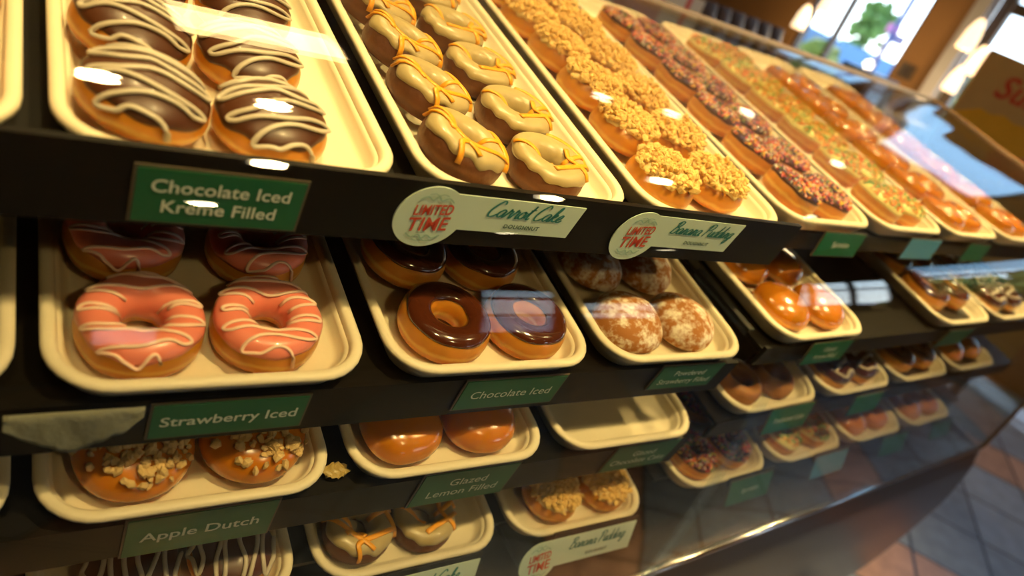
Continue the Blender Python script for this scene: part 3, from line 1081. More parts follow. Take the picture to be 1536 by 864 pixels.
ROOT_NAME = dict(kreme='filled_doughnut', carrot='ring_doughnut', banana='filled_doughnut', sprinkled='ring_doughnut', yellow='ring_doughnut', glazed='ring_doughnut',
                 pink='ring_doughnut', choc='ring_doughnut', powdered='filled_doughnut', glazed_filled='filled_doughnut', lemon='filled_doughnut', apple='filled_doughnut',
                 cake='ring_doughnut', choc_white='ring_doughnut')
RADIUS = dict(kreme=.0435, carrot=.045, banana=.0435, sprinkled=.046, yellow=.046, glazed=.044, pink=.045, choc=.047, powdered=.0455, glazed_filled=.045, lemon=.046,
              apple=.0485, cake=.0425, choc_white=.043)
DESC = dict(kreme='chocolate iced doughnut with white zigzags', carrot='tan iced ring doughnut with orange drizzle', banana='doughnut heaped with golden wafer crumbs',
            sprinkled='doughnut covered in dark mixed sprinkles', yellow='yellow iced doughnut with orange-green sprinkles', glazed='glossy orange-brown glazed ring doughnut',
            pink='pink iced ring doughnut with pale zigzags', choc='dark chocolate iced ring doughnut', powdered='sugar-dusted round doughnut',
            glazed_filled='round glazed brown doughnut', lemon='smooth plump glazed doughnut', apple='glazed doughnut topped with pale crumb chunks',
            cake='plain brown cake ring doughnut', choc_white='chocolate ring doughnut with white streaks')
GROUP = dict(kreme='chocolate iced filled doughnuts', carrot='carrot cake doughnuts', banana='crumb-topped doughnuts', sprinkled='sprinkled doughnuts', yellow='yellow sprinkled doughnuts',
             glazed='glazed rings', pink='pink iced doughnuts', choc='chocolate iced rings', powdered='sugar-dusted doughnuts', glazed_filled='round glazed doughnuts', lemon='plump glazed doughnuts',
             apple='crumb chunk doughnuts', cake='plain cake rings', choc_white='chocolate and white rings')
SHELF_WORD = ['top shelf', 'second shelf', 'third shelf', 'bottom shelf']
ROW_WORD = ['front', 'second row', 'third row', 'fourth row', 'fifth row', 'back row', 'rearmost row']
COUNT = {}


def doughnut(kind, m, row, c, x, d, word, where, rz=None, tilt=0.0, roll=0.0, scale=1.0, h=0.0045):
    k = COUNT.get(kind, 0)
    COUNT[kind] = k + 1
    var = KINDS[kind][k % 2]
    rnd = random.Random(hash((kind, k * 7 + 3)) if False else (k * 131 + len(kind) * 17 + row * 5))
    if not (m == 0 and row == 0):
        d -= .010
    root = empty(ROOT_NAME[kind])
    ang = rnd.uniform(-.25, .25) if kind in ('kreme', 'pink', 'carrot', 'apple', 'choc_white') else rnd.uniform(0, 6.28)
    if rz is not None:
        ang = rz
    # a doughnut pushed up against the tray's side wall leans on its rim
    re = RADIUS[kind] * scale * 1.035
    ex = abs(x) - (TW / 2 - .0150 - re)
    if ex > 0:
        a = min(.19, .055 + ex * 14)
        roll += math.copysign(a, -x)
        h += re * math.sin(a) * .97
    ey = ((FRONT0 if (m == 0 and row == 0) else -.012) + .0150 + re) - d
    if ey > 0:
        d += ey
    # tilts are about the case's own axes, the spin about the doughnut's axis
    mat = shelf_matrix(m, row) @ Matrix.Translation((tray_x(c) + x, d, h - DROP[(m, row)])) @ Matrix.Rotation(tilt, 4, 'X') @ Matrix.Rotation(roll, 4, 'Y') @ Matrix.Rotation(ang, 4, 'Z') @ Matrix.Scale(scale, 4)
    put(root, mat)
    tag(root, '%s, %s, %s' % (DESC[kind], word, where), 'doughnut', GROUP[kind])
    for name, me, stuff in var:
        o = link(name, me, root)
        if stuff:
            o['kind'] = 'stuff'
    return root


def fill_tray(kind, m, row, c, spots, where, dx=0.0, **kw):
    """spots: list of (left (x, d) or None, right (x, d) or None), from the front backwards"""
    for i, pair in enumerate(spots):
        for side, q in zip(('left', 'right'), pair):
            if q is not None:
                w = (ROW_WORD[i] + ' ' + side) if pair[0] and pair[1] else ROW_WORD[i]
                doughnut(kind, m, row, c, q[0] + dx, q[1], w, where, **kw)


B = -0.002
# ---- top shelf, nearer run
place_tray(0, 0, -1, 'cream tray at the left frame edge on the top shelf')
doughnut('glazed', 0, 0, -1, .066, .02, 'front', 'cut by the left frame edge, top shelf', rz=0.0)
doughnut('glazed', 0, 0, -1, .066, .115, 'second row', 'cut by the left frame edge, top shelf', rz=1.0)
doughnut('glazed', 0, 0, -1, .066, .21, 'third row', 'cut by the left frame edge, top shelf', rz=2.0)
place_tray(0, 0, 0, 'cream tray of chocolate zigzag doughnuts on the top shelf')
fill_tray('kreme', 0, 0, 0, [((-.066, .018), (.0245, .018)), ((-.067, .110), (.0245, .112)), ((-.056, .203), (.036, .206))], 'top shelf', tilt=.03)
place_tray(0, 0, 1, 'cream tray of tan iced orange-drizzled doughnuts on the top shelf')
fill_tray('carrot', 0, 0, 1, [((-.070, .014), (.033, .010)), ((-.072, .106), (.036, .104)), ((-.0705, .194), (.030, .192)), ((-.069, .282), (.030, .281)), ((-.066, .373), (.030, .371))], 'top shelf', scale=.95)
place_tray(0, 0, 2, 'cream tray of crumb-heaped doughnuts on the top shelf')
fill_tray('banana', 0, 0, 2, [((-.0600, .022), (.0315, .028)), ((-.062, .114), (.030, .118)), ((-.062, .204), (.030, .209)), ((-.062, .294), (.034, .300)), ((-.060, .388), (.032, .392)), ((-.060, .481), (.032, .484))], 'top shelf', scale=.98)
# ---- top shelf, farther run
place_tray(1, 0, 0, 'cream tray of dark-sprinkled doughnuts on the top shelf')
fill_tray('sprinkled', 1, 0, 0, [((-.052, .064), (.046, .066)), ((-.050, .16), (.047, .162)), ((-.050, .255), (.047, .258)), ((-.05, .35), (.047, .354)), ((-.048, .446), (.049, .45)), ((-.046, .542), (.05, .546))], 'top shelf', dx=-.014, scale=.97)
place_tray(1, 0, 1, 'cream tray of yellow sprinkled doughnuts on the top shelf')
fill_tray('yellow', 1, 0, 1, [((-.050, .066), (.047, .07)), ((-.050, .163), (.048, .168)), ((-.050, .26), (.048, .264)), ((-.048, .356), (.049, .36)), ((-.046, .452), (.050, .456)), ((-.044, .55), (.05, .552))], 'top shelf', dx=-.014, scale=.97)
for c, nm in ((2, 'third tray of the farther top shelf'), (3, 'last tray of the farther top shelf')):
    place_tray(1, 0, c, 'cream tray of glazed rings, ' + nm)
    fill_tray('glazed', 1, 0, c, [((-.050, .062), (.045, .064)), ((-.050, .155), (.046, .158)), ((-.050, .248), (.046, .251)), ((-.048, .341), (.047, .345)), ((-.047, .434), (.048, .438)), ((-.046, .528), (.049, .532))], nm, dx=-.014)
# ---- second shelf
place_tray(0, 1, -1, 'cream tray at the left frame edge on the second shelf')
place_tray(0, 1, 0, 'cream tray of pink iced doughnuts on the second shelf')
fill_tray('pink', 0, 1, 0, [((-.055, .053), (.040, .053)), ((-.061, .156), (.050, .157))], 'second shelf')
place_tray(0, 1, 1, 'cream tray of dark chocolate iced rings on the second shelf')
fill_tray('choc', 0, 1, 1, [((-.046, .054), (.052, .056)), ((-.060, .159), (.038, .161))], 'second shelf')
place_tray(0, 1, 2, 'cream tray of sugar-dusted doughnuts on the second shelf')
fill_tray('powdered', 0, 1, 2, [((-.056, .054), (.038, .054)), ((-.058, .160), (.038, .160))], 'second shelf')
place_tray(1, 1, 0, 'cream tray of round glazed doughnuts on the second shelf')
fill_tray('glazed_filled', 1, 1, 0, [((-.050, .066), (.045, .062)), ((-.053, .160), (.042, .157)), ((-.053, .254), (.042, .251))], 'second shelf')
place_tray(1, 1, 2, 'dark-lined tray of chocolate rings on the second shelf, beside the empty bay', dark=True)
fill_tray('choc', 1, 1, 2, [((-.048, .09), (.048, .09)), ((-.048, .185), (.048, .185))], 'tray beyond the empty bay, second shelf')
place_tray(1, 1, 3, 'dark-lined tray at the far end of the second shelf', dark=True)
fill_tray('choc_white', 1, 1, 3, [((-.046, .07), (.048, .07)), ((-.046, .162), (.048, .162))], 'far end tray, second shelf')
# ---- third shelf
place_tray(0, 2, -1, 'cream tray at the left frame edge on the third shelf')
doughnut('glazed_filled', 0, 2, -1, .060, .055, 'front', 'cut by the left frame edge, third shelf')
place_tray(0, 2, 0, 'cream tray of crumb chunk doughnuts on the third shelf')
fill_tray('apple', 0, 2, 0, [((-.046, .057), (.055, .057))], 'third shelf')
place_tray(0, 2, 1, 'cream tray of plump glazed doughnuts on the third shelf')
fill_tray('lemon', 0, 2, 1, [((-.052, .055), (.045, .055))], 'third shelf')
place_tray(0, 2, 2, 'empty cream tray on the third shelf')
place_tray(1, 2, 0, 'cream tray of plain cake rings on the third shelf')
fill_tray('cake', 1, 2, 0, [((-.056, .060), (.036, .061))], 'third shelf')
place_tray(1, 2, 1, 'cream tray of chocolate white-streaked rings on the third shelf')
fill_tray('choc_white', 1, 2, 1, [((-.046, .056), (.048, .060))], 'third shelf')
place_tray(1, 2, 2, 'dark-lined tray of chocolate rings on the third shelf', dark=True)
fill_tray('choc', 1, 2, 2, [((-.046, .07), (.050, .07))], 'third shelf')
place_tray(1, 2, 3, 'dark-lined tray at the far end of the third shelf', dark=True)
fill_tray('glazed_filled', 1, 2, 3, [((-.046, .07), (.050, .07))], 'third shelf')
# ---- bottom shelf
place_tray(0, 3, 0, 'cream tray of chocolate zigzag doughnuts on the bottom shelf')
fill_tray('kreme', 0, 3, 0, [((-.034, .054), (.059, .054))], 'bottom shelf', rz=1.35)
place_tray(0, 3, 1, 'cream tray of tan orange-drizzled doughnuts on the bottom shelf')
fill_tray('carrot', 0, 3, 1, [((-.063, .054), (.024, .054))], 'bottom shelf', scale=.95)
place_tray(0, 3, 2, 'cream tray of crumb-heaped doughnuts on the bottom shelf')
fill_tray('banana', 0, 3, 2, [((-.034, .053), (.060, .053))], 'bottom shelf', scale=.95)
place_tray(1, 3, 0, 'cream tray of dark-sprinkled doughnuts on the bottom shelf')
fill_tray('sprinkled', 1, 3, 0, [((-.050, .056), (.047, .060)), ((-.048, .15), (.048, .154))], 'bottom shelf', scale=.96)
place_tray(1, 3, 1, 'cream tray of yellow sprinkled doughnuts on the bottom shelf')
fill_tray('yellow', 1, 3, 1, [((-.050, .054), (.047, .056)), ((-.05, .15), (.048, .152))], 'bottom shelf', scale=.96)
place_tray(1, 3, 2, 'cream tray of glazed rings on the bottom shelf, second from its far end')
fill_tray('glazed', 1, 3, 2, [((-.050, .054), (.046, .054))], 'second tray from the bottom shelf far end')
place_tray(1, 3, 3, 'cream tray of glazed rings at the far end of the bottom shelf')
fill_tray('glazed', 1, 3, 3, [((-.050, .054), (.046, .054))], 'tray at the bottom shelf far end')


# ------------------------------------------------------------------ lettering
def text_mesh(body, size, shear=0.0, bold=0.0, spacing=1.0, line=1.0, width=1.0):
    cu = bpy.data.curves.new('lettering', 'FONT')
    cu.body = body
    cu.size = size
    cu.shear = shear
    cu.offset = bold
    cu.space_character = spacing
    cu.space_line = line
    cu.align_x = 'CENTER'
    cu.align_y = 'CENTER'
    cu.resolution_u = 3
    o = bpy.data.objects.new('lettering', cu)
    COL.objects.link(o)
    bpy.context.view_layer.update()
    me = bpy.data.meshes.new_from_object(o.evaluated_get(bpy.context.evaluated_depsgraph_get()))
    bpy.data.objects.remove(o)
    bpy.data.curves.remove(cu)
    if width != 1.0:
        me.transform(Matrix.Diagonal((width, 1, 1, 1)))
    return me


SCRIPT = {
    'a': (1.0, [[(.75, .85), (.45, 1), (.1, .7), (.05, .3), (.3, 0), (.6, .25), (.78, .9), (.75, .3), (.85, 0), (1.05, .15)]]),
    'r': (.85, [[(0, .15), (.22, .9), (.28, 1.15), (.4, .9), (.62, .9), (.58, .3), (.7, 0), (.88, .15)]]),
    'o': (.85, [[(.5, 1), (.15, .8), (.05, .35), (.3, 0), (.65, .2), (.7, .7), (.5, 1), (.6, .8), (.9, .85)]]),
    't': (.7, [[(0, .15), (.35, 1.2), (.45, 1.9), (.35, .8), (.4, .1), (.55, 0), (.75, .2)], [(.1, 1.25), (.75, 1.35)]]),
    'k': (.85, [[(0, .15), (.4, 1.3), (.45, 2), (.25, 1.9), (.15, 1), (.1, 0)], [(.15, .5), (.5, 1), (.6, .8), (.25, .5), (.55, .05), (.88, .15)]]),
    'e': (.8, [[(0, .2), (.45, .5), (.6, .85), (.4, 1), (.15, .7), (.1, .3), (.35, 0), (.65, .1), (.85, .3)]]),
    'n': (.9, [[(0, .15), (.2, .9), (.22, 1), (.18, 0)], [(.18, .1), (.3, .7), (.55, 1), (.65, .7), (.6, .2), (.75, 0), (.92, .15)]]),
    'u': (.85, [[(0, .2), (.15, 1), (.12, .3), (.3, 0), (.55, .3), (.65, 1), (.62, .3), (.72, 0), (.88, .15)]]),
    'd': (.95, [[(.7, .85), (.45, 1), (.1, .7), (.05, .3), (.3, 0), (.6, .3), (.85, 2.1), (.75, .4), (.82, 0), (1.0, .15)]]),
    'i': (.5, [[(0, .2), (.2, 1), (.17, .3), (.3, 0), (.5, .15)], [(.26, 1.45), (.30, 1.55)]]),
    'g': (.95, [[(.75, .85), (.45, 1), (.1, .7), (.05, .3), (.3, 0), (.6, .3), (.78, 1), (.7, -.5), (.45, -.95), (.2, -.7), (.5, -.2), (1.0, .2)]]),
    'C': (1.2, [[(1.1, 1.7), (1.0, 2), (.7, 2.1), (.25, 1.5), (.05, .7), (.25, .05), (.7, 0), (1.15, .35)]]),
    'B': (1.15, [[(.35, 2), (.22, 1), (.1, 0)], [(-.1, 1.7), (.4, 2.15), (.9, 2), (.85, 1.5), (.4, 1.15), (.9, 1), (.95, .4), (.6, 0), (.1, .1)]]),
    'P': (1.1, [[(.35, 2), (.22, 1), (.1, 0)], [(-.1, 1.6), (.3, 2.15), (.9, 2.1), (1.05, 1.6), (.7, 1.15), (.3, 1.1)]]),
    ' ': (.55, []),
}


def ribbon(mbb, pts, w, z=0.0):
    pts = catmull(pts, 6)
    t = np.gradient(pts, axis=0)
    t /= np.maximum(np.linalg.norm(t, axis=1), 1e-9)[:, None]
    nn = np.stack([-t[:, 1], t[:, 0]], 1)
    ww = w * (0.75 + 0.5 * np.abs(t[:, 1]))[:, None]
    L, R_ = pts + nn * ww, pts - nn * ww
    mbb.grid([[(a[0], a[1], z), (b[0], b[1], z)] for a, b in zip(L, R_)], flip=False)


def script_mesh(body, xh, mat, shear=.38, weight=.10):
    mbb = MB()
    x = 0
    for ch in body:
        adv, strokes = SCRIPT[ch]
        for st in strokes:
            ribbon(mbb, [((x + q[0] + shear * q[1]) * xh, q[1] * xh) for q in st], weight * xh)
        x += adv
    w = x * xh
    mbb.v = [(a - w / 2 - .3 * xh, b - .5 * xh, c) for a, b, c in mbb.v]
    return mbb.mesh('lettering', mat, smooth=False)


SIGN_ROT = Matrix.Rotation(PI / 2, 4, 'X')    # card's x along the shelf, its y up, facing the customer


def rail_matrix(m, row, x, h, lean=0.0, d=None):
    if d is None:
        d = {(0, 0): -0.0535, (1, 0): -0.0165, (1, 1): -0.0125, (1, 2): -0.0215}.get((m, row), -0.028 if row == 3 else -0.0065)
    return shelf_matrix(m, row) @ Matrix.Translation((x, d, h)) @ Matrix.Rotation(lean, 4, 'X') @ SIGN_ROT


def price_sign(m, row, x, h, w, hh, body, label, color='green', size=.013, lean=0.0, holder=False, bold=.0):
    root = tag(empty('price_sign'), label, 'sign', 'flavour signs on the shelf edges')
    if row == 3:
        h += .013
    put(root, rail_matrix(m, row, x, h, lean))
    b = MB()
    b.box((-w / 2 - .002, -hh / 2 - .002, 0), (w / 2 + .002, hh / 2 + .002, .0016))
    b.obj('sign_frame', MT['frame'], root, smooth=False)
    b = MB()
    b.box((-w / 2, -hh / 2, .0016), (w / 2, hh / 2, .0024))
    b.obj('card', MT[color], root, smooth=False)
    if body:
        me = text_mesh(body, size, bold=bold, line=1.12)
        me.materials.clear()
        me.materials.append(MT['ink_white'])
        link('lettering', me, root, (0, 0, .0030))
    if holder:
        b = MB()
        b.box((-w / 2 - .006, hh / 2 - .008, -.003), (w / 2 + .006, hh / 2 + .006, 0))
        b.obj('holder', MT['rail'], root, smooth=False)
    return root


def limited_tag(m, row, x0, x1, h, hh, body, xh, label, lean=0.0, circle=.0318, holder=False):
    """mint shelf tag: a round badge at the left of an oblong card"""
    cx = x0 + circle * .55
    root = tag(empty('shelf_tag'), label, 'sign', 'limited time shelf tags')
    if row == 3:
        h += .013
    put(root, rail_matrix(m, row, cx, h, lean))
    cyo = -hh * .22
    pts = []
    # outline: circle joined with the rectangle on its right
    y0, y1 = -hh / 2, hh / 2
    a1 = math.asin(max(-1, min(1, (y1 - cyo) / circle)))
    a0 = math.asin(max(-1, min(1, (y0 - cyo) / circle)))
    n = 48
    for i in range(n + 1):
        a = a1 + (2 * PI - a1 + a0) * i / n
        pts.append((circle * math.cos(a), cyo + circle * math.sin(a)))
    pts += [(x1 - cx - .002, y0), (x1 - cx + .002, y1)]
    b = MB()
    k = len(pts)
    b.add([(x, y, .0006) for x, y in pts] + [(x, y, .0016) for x, y in pts], [tuple(reversed(range(k))), tuple(range(k, 2 * k))] + [(i, (i + 1) % k, (i + 1) % k + k, i + k) for i in range(k)])
    b.obj('card', MT['mint'], root, smooth=False)
    z = .0022
    for txt, sz, yy, wd in (('LIMITED', .0150, .008, .66), ('TIME', .0205, -.0075, .86)):
        me = text_mesh(txt, sz, shear=.12, bold=.0003, width=wd)
        me.materials.clear()
        me.materials.append(MT['ink_red'])
        o = link('badge_lettering', me, root, (0.0005, cyo + yy, z), (0, 0, .10))
    sw = MB()
    for sgn, yy in ((1, .0205), (-1, -.0205)):
        ribbon(sw, [(-.016, cyo + yy - sgn * .003), (-.010, cyo + yy + sgn * .001), (-.004, cyo + yy - sgn * .002), (0, cyo + yy + sgn * .002), (.004, cyo + yy - sgn * .002), (.010, cyo + yy + sgn * .001), (.016, cyo + yy - sgn * .003)], .0007, z)
        ribbon(sw, [(-.009, cyo + yy + sgn * .003), (-.004, cyo + yy + sgn * .0045), (0, cyo + yy + sgn * .003), (.004, cyo + yy + sgn * .0045), (.009, cyo + yy + sgn * .003)], .0005, z)
    sw.obj('swirl', MT['ink_swirl'], root, smooth=False)
    mx = (circle + (x1 - cx)) / 2 + .002
    o = link('lettering', script_mesh(body, xh, MT['ink_teal']), root, (mx, hh * .10, z))
    me = text_mesh('DOUGHNUT', .0062, bold=.0002, spacing=1.15)
    me.materials.clear()
    me.materials.append(MT['ink_dark'])
    link('small_lettering', me, root, (mx, -hh * .28, z))
    if holder:
        b = MB()
        b.box((circle * .6, hh / 2 - .010, -.003), (x1 - cx + .006, hh / 2 + .007, 0))
        b.obj('holder', MT['rail'], root, smooth=False)
    return root


price_sign(0, 0, .1135, -.001, .110, .044, 'Chocolate Iced\nKreme Filled', 'green sign lettered Chocolate Iced Kreme Filled, on the top shelf rail', size=.0150, bold=.0002)
limited_tag(0, 0, .259, .430, .0085, .037, 'Carrot Cake', .0083, 'mint tag lettered Limited Time Carrot Cake, on the top shelf rail')
limited_tag(0, 0, .4995, .6665, .008, .040, 'Banana Pudding', .0078, 'mint tag lettered Limited Time Banana Pudding, on the top shelf rail')
price_sign(0, 1, .1435, -.034, .119, .041, 'Strawberry Iced', 'green sign lettered Strawberry Iced, on the second shelf rail', size=.0165, bold=.0002)
price_sign(0, 1, .420, -.031, .124, .044, 'Chocolate Iced', 'green sign lettered Chocolate Iced, below the dark chocolate rings', size=.0165)
price_sign(0, 1, .684, -.026, .110, .042, 'Powdered\nStrawberry Filled', 'green sign lettered Powdered Strawberry Filled, on the second shelf rail', size=.0135)
price_sign(0, 2, .140, -.032, .124, .060, 'Apple Dutch', 'green sign lettered Apple Dutch, on the third shelf rail', size=.0195, bold=.0002)
price_sign(0, 2, .415, -.031, .122, .061, 'Glazed\nLemon Filled', 'green sign lettered Glazed Lemon Filled, on the third shelf rail', size=.018)
price_sign(0, 2, .690, -.030, .116, .056, 'Glazed\nChocolate Cake', 'green sign lettered Glazed Chocolate Cake, below the empty tray', size=.0155)
LEAN3 = -.45
limited_tag(0, 3, .553, .738, -.022, .044, 'Banana Pudding', .0080, 'mint tag lettered Limited Time Banana Pudding, on the bottom shelf', lean=LEAN3, circle=.031, holder=True)
limited_tag(0, 3, .290, .472, -.026, .044, 'Carrot Cake', .0084, 'mint tag lettered Carrot Cake, cut by the bottom frame edge', lean=LEAN3, circle=.031, holder=True)
price_sign(1, 0, .158, -.018, .118, .038, 'Sprinkles', 'green sign lettered Sprinkles, below the dark-sprinkled doughnuts on the top shelf', size=.0135, lean=-.18)
price_sign(1, 0, .433, -.018, .118, .038, None, 'pale blue sign below the yellow sprinkled doughnuts on the top shelf', 'blue', lean=-.18)
price_sign(1, 0, .675, -.020, .102, .036, None, 'green sign below the glazed rings on the top shelf', lean=-.18)
price_sign(1, 1, .160, -.022, .115, .040, 'Glazed\nKreme Filled', 'green sign below the round glazed doughnuts on the second shelf', size=.0125, lean=-.14)
price_sign(1, 1, .640, -.026, .115, .042, None, 'green sign below the dark-lined tray beyond the empty bay')
price_sign(1, 2, .155, -.003, .120, .046, 'Traditional Cake', 'green sign below the plain cake rings on the third shelf', size=.013, lean=-.30)
price_sign(1, 2, .420, -.012, .104, .040, None, 'green sign below the white-streaked chocolate rings on the third shelf', lean=-.28)
price_sign(1, 3, .182, -.019, .120, .046, 'Sprinkles', 'green sign below the dark-sprinkled doughnuts on the bottom shelf', size=.0135, lean=LEAN3, holder=True)
price_sign(1, 3, .445, -.019, .118, .046, None, 'blue sign below the yellow sprinkled doughnuts on the bottom shelf', 'blue', lean=LEAN3, holder=True)
price_sign(1, 3, .715, -.022, .110, .044, None, 'green sign below the bottom shelf second tray from the end', lean=LEAN3, holder=True)
price_sign(1, 3, .960, -.022, .105, .040, None, 'green sign at the far end of the bottom shelf', lean=LEAN3, holder=True)

# ------------------------------------------------------------------ papers and crumbs in the case
rnd = random.Random(4)
b = MB()
nu, nv = 22, 12
rows = []
for i in range(nu + 1):
    row = []
    u = i / nu
    x = -.008 + u * .086
    hang = np.interp(u, [0, .12, .42, .55, .75, .92, 1], [.020, .034, .052, .050, .040, .030, .016])
    for j in range(nv + 1):
        t = j / nv
        wob = .0012 * math.sin(u * 17 + t * 5) + .001 * math.sin(u * 31)
        if t < .35:
            q = (x, -.0083 - .0012 * t / .35, -.0128)
        else:
            s_ = (t - .35) / .65
            q = (x + .004 * s_ * math.sin(u * 6), -.0100 - .004 * s_ - abs(wob), -.0128 - max(.002, hang - .011) * s_)
        row.append(q)
    rows.append(row)
b.grid(rows)
me = b.mesh('tissue', MT['paper'])
o = put(link('paper_tissue', me), shelf_matrix(0, 1))
md = o.modifiers.new('thickness', 'SOLIDIFY')
md.thickness = .0009
md.offset = 0
tag(o, 'crumpled shade-darkened grey tissue hanging below the pink doughnuts tray at the left', 'paper')


def crumpled(name, m, row, x, d, sx, sy, mat, label, seed):
    r = random.Random(seed)
    bb = MB()
    rows_ = [[(sx * (i / 12 - .5) * (1 - .35 * (j / 4 - 1) ** 2) + sy * .12 * math.sin(j), sy * (j / 8 - .5) * (1 - .4 * (i / 6 - 1) ** 2), .002 + .004 * abs(math.sin(i * .9 + j * .5)) + r.uniform(0, .0012)) for j in range(9)] for i in range(13)]
    bb.grid(rows_)
    q = put(link(name, bb.mesh(name, mat)), at_shelf(m, row, x, d, 0.0005))
    mdd = q.modifiers.new('thickness', 'SOLIDIFY')
    mdd.thickness = .0008
    return tag(q, label, 'paper')


crumpled('waxed_paper', 0, 2, .262, .016, .030, .018, MT['gold_paper'], 'scrap of shiny golden waxed paper between two trays on the third shelf', 3)

# ------------------------------------------------------------------ behind the case: back counter and what stands on it
root = tag(empty('back_counter', (2.6, 2.05, 0)), 'long beige back counter behind the doughnut case', 'counter')
b = MB()
b.box((-2.6, -.05, .10), (1.9, .55, 1.16))
b.obj('cabinet', MT['counter'], root, smooth=False)
b = MB()
b.box((-2.62, -.08, 1.16), (1.92, .57, 1.19))
b.obj('worktop', MT['counter'], root, smooth=False)
b = MB()
b.box((-2.6, 0, 0), (1.9, .5, .10))
b.obj('plinth', MT['black'], root, smooth=False)
CT = 1.191
for i in range(6):
    x = 2.44 + i * .098
    root = tag(empty('coffee_bag', (x, 2.13, CT)), ('dark coffee bag on the back counter, ' + ['first', 'second', 'third', 'fourth', 'fifth', 'sixth'][i] + ' from the striped box'), 'bag', 'dark bags on the back counter')
    b = MB()
    rows = []
    for z, hx, hy in ((0, .040, .030), (.02, .043, .034), (.10, .043, .032), (.15, .042, .022), (.19, .041, .006), (.205, .041, .003)):
        rows.append([(xx * hx, yy * hy, z) for xx, yy in ((-1, -.8), (-.85, -1), (.85, -1), (1, -.8), (1, .8), (.85, 1), (-.85, 1), (-1, .8))])
    b.grid(rows, close_v=True)
    b.f += [tuple(reversed(range(8))), tuple(40 + k for k in range(8))]
    b.mi += [0, 0]
    b.obj('pouch', MT['bag'], root, angle=.8)
    b = MB()
    b.add([(-.020, -.0355, .025), (.020, -.0355, .025), (.020, -.0345, .115), (-.020, -.0345, .115), (-.020, -.032, .025), (.020, -.032, .025), (.020, -.030, .115), (-.020, -.030, .115)],
          [(0, 1, 2, 3), (0, 3, 7, 4), (1, 5, 6, 2), (2, 6, 7, 3), (0, 4, 5, 1)])
    b.obj('pouch_label', MT['bag_label'], root, smooth=False)
root = tag(empty('doughnut_box', (2.12, 2.2, CT)), 'pale box with a pink panel and red stripe on the back counter', 'box')
b = MB()
b.box((-.26, -.13, 0), (.22, .13, .20))
b.obj('carton', MT['box_white'], root, smooth=False)
b = MB()
b.box((-.24, -.1325, .03), (-.0, -.13, .19))
b.obj('printed_panel', MT['box_pink'], root, smooth=False)
b = MB()
b.box((.12, -.1325, .0), (.145, -.13, .20))
b.obj('printed_stripe', MT['ink_red'], root, smooth=False)
root = tag(empty('black_box', (3.90, 2.14, CT)), 'black box with two pale blue panels on the back counter', 'terminal')
b = MB()
b.box((-.17, -.09, 0), (.12, .10, .165))
b.obj('housing', MT['device'], root, smooth=False)
b = MB()
b.box((-.11, -.0925, .10), (.02, -.09, .145))
b.obj('display', MT['blue_panel'], root, smooth=False)  # upper of the two pale blue panels
b = MB()
b.box((-.12, -.0925, .025), (.02, -.09, .085))
b.obj('display', MT['blue_panel'], root, smooth=False)

# poster board beyond the end of the case
pm = Matrix.Translation((2.93, 1.262, 0)) @ Matrix.Rotation(math.radians(-52), 4, 'Z')
root = tag(put(empty('poster_board'), pm), 'brown poster board with red lettering beyond the case end', 'poster')
b = MB()
b.box((0, 0, .62), (.75, .02, 1.62))
b.obj('board', MT['kraft'], root, smooth=False)
b = MB()
for xx in (.06, .66):
    b.box((xx, .02, 0), (xx + .03, .05, 1.4))
    b.box((xx, -.12, 0), (xx + .03, .2, .02))
b.obj('stand', MT['bronze_dark'], root, smooth=False)
me = text_mesh('Sum', .115, shear=.25, bold=.002)
me.materials.clear()
me.materials.append(MT['poster_red'])
link('lettering', me, root, (.185, -.002, EYE + .02), (PI / 2, 0, 0))


def blob(name, cx, cz, rx, rz, mat, seed, y=-.0015, holes=False):
    r = random.Random(seed)
    pts = [(cx + rx * (1 + r.uniform(-.18, .18)) * math.cos(2 * PI * k / 20), cz + rz * (1 + r.uniform(-.18, .18)) * math.sin(2 * PI * k / 20)) for k in range(20)]
    bb = MB()
    bb.add([(x, y, z) for x, z in pts] + [(x, 0.0, z) for x, z in pts], [tuple(range(20))] + [(k, k + 20, (k + 1) % 20 + 20, (k + 1) % 20) for k in range(20)])
    return bb.obj(name, mat, root, smooth=False)


blob('printed_shape', .17, EYE - .13, .15, .07, MT['poster_yellow'], 1)
blob('printed_shape', .29, EYE - .22, .10, .05, MT['poster_red'], 2, -.0022)
blob('printed_shape', .46, EYE - .20, .045, .045, MT['poster_white'], 3, -.003)

# small dark plate on the strip of wall between window and door
root = tag(empty('wall_plate', (XW - .012, 2.655, EYE - .10)), 'small dark brown plate on the wall between tall window and door', 'wall plate')
b = MB()
b.box((0, -.055, -.05), (.012, .055, .05))
b.obj('cover', MT['bronze_dark'], root, smooth=False)
b = MB()
b.box((-.006, -.016, -.028), (0, .016, .028))
b.obj('rocker', MT['bag'], root, smooth=False)

# pendant lamps near the windows
PENDANTS = [(4.30, 1.985, EYE + .20, 'glowing pendant lamp before the glazed door, highest of three'), (4.6, 2.02, EYE + .10, 'glowing pendant lamp before the glazed door, middle of three'),
            (4.9, 2.20, EYE - .03, 'glowing pendant lamp before the glazed door, lowest of three'), (4.7, 3.28, EYE - .05, 'glowing pendant lamp before the left edge of the tall window'),
            (4.7, 3.15, EYE + .10, 'glowing pendant lamp higher and right of the window edge one')]
prow = []
for r, z in ((.014, .12), (.03, .10), (.052, .03), (.060, -.06), (.060, -.10), (.056, -.10), (.056, -.06), (.048, .03), (.027, .095)):
    r, z = r * .75, z * .75
    prow.append([(r * math.cos(2 * PI * k / 24), r * math.sin(2 * PI * k / 24), z) for k in range(24)])
b = MB()
b.grid(prow, close_v=True)
shade_me = b.mesh('lamp_shade', MT['shade'])
b = MB()
b.add([(v.x * .026, v.y * .026, v.z * .036 - .025) for v in ICO_V], ICO_F)
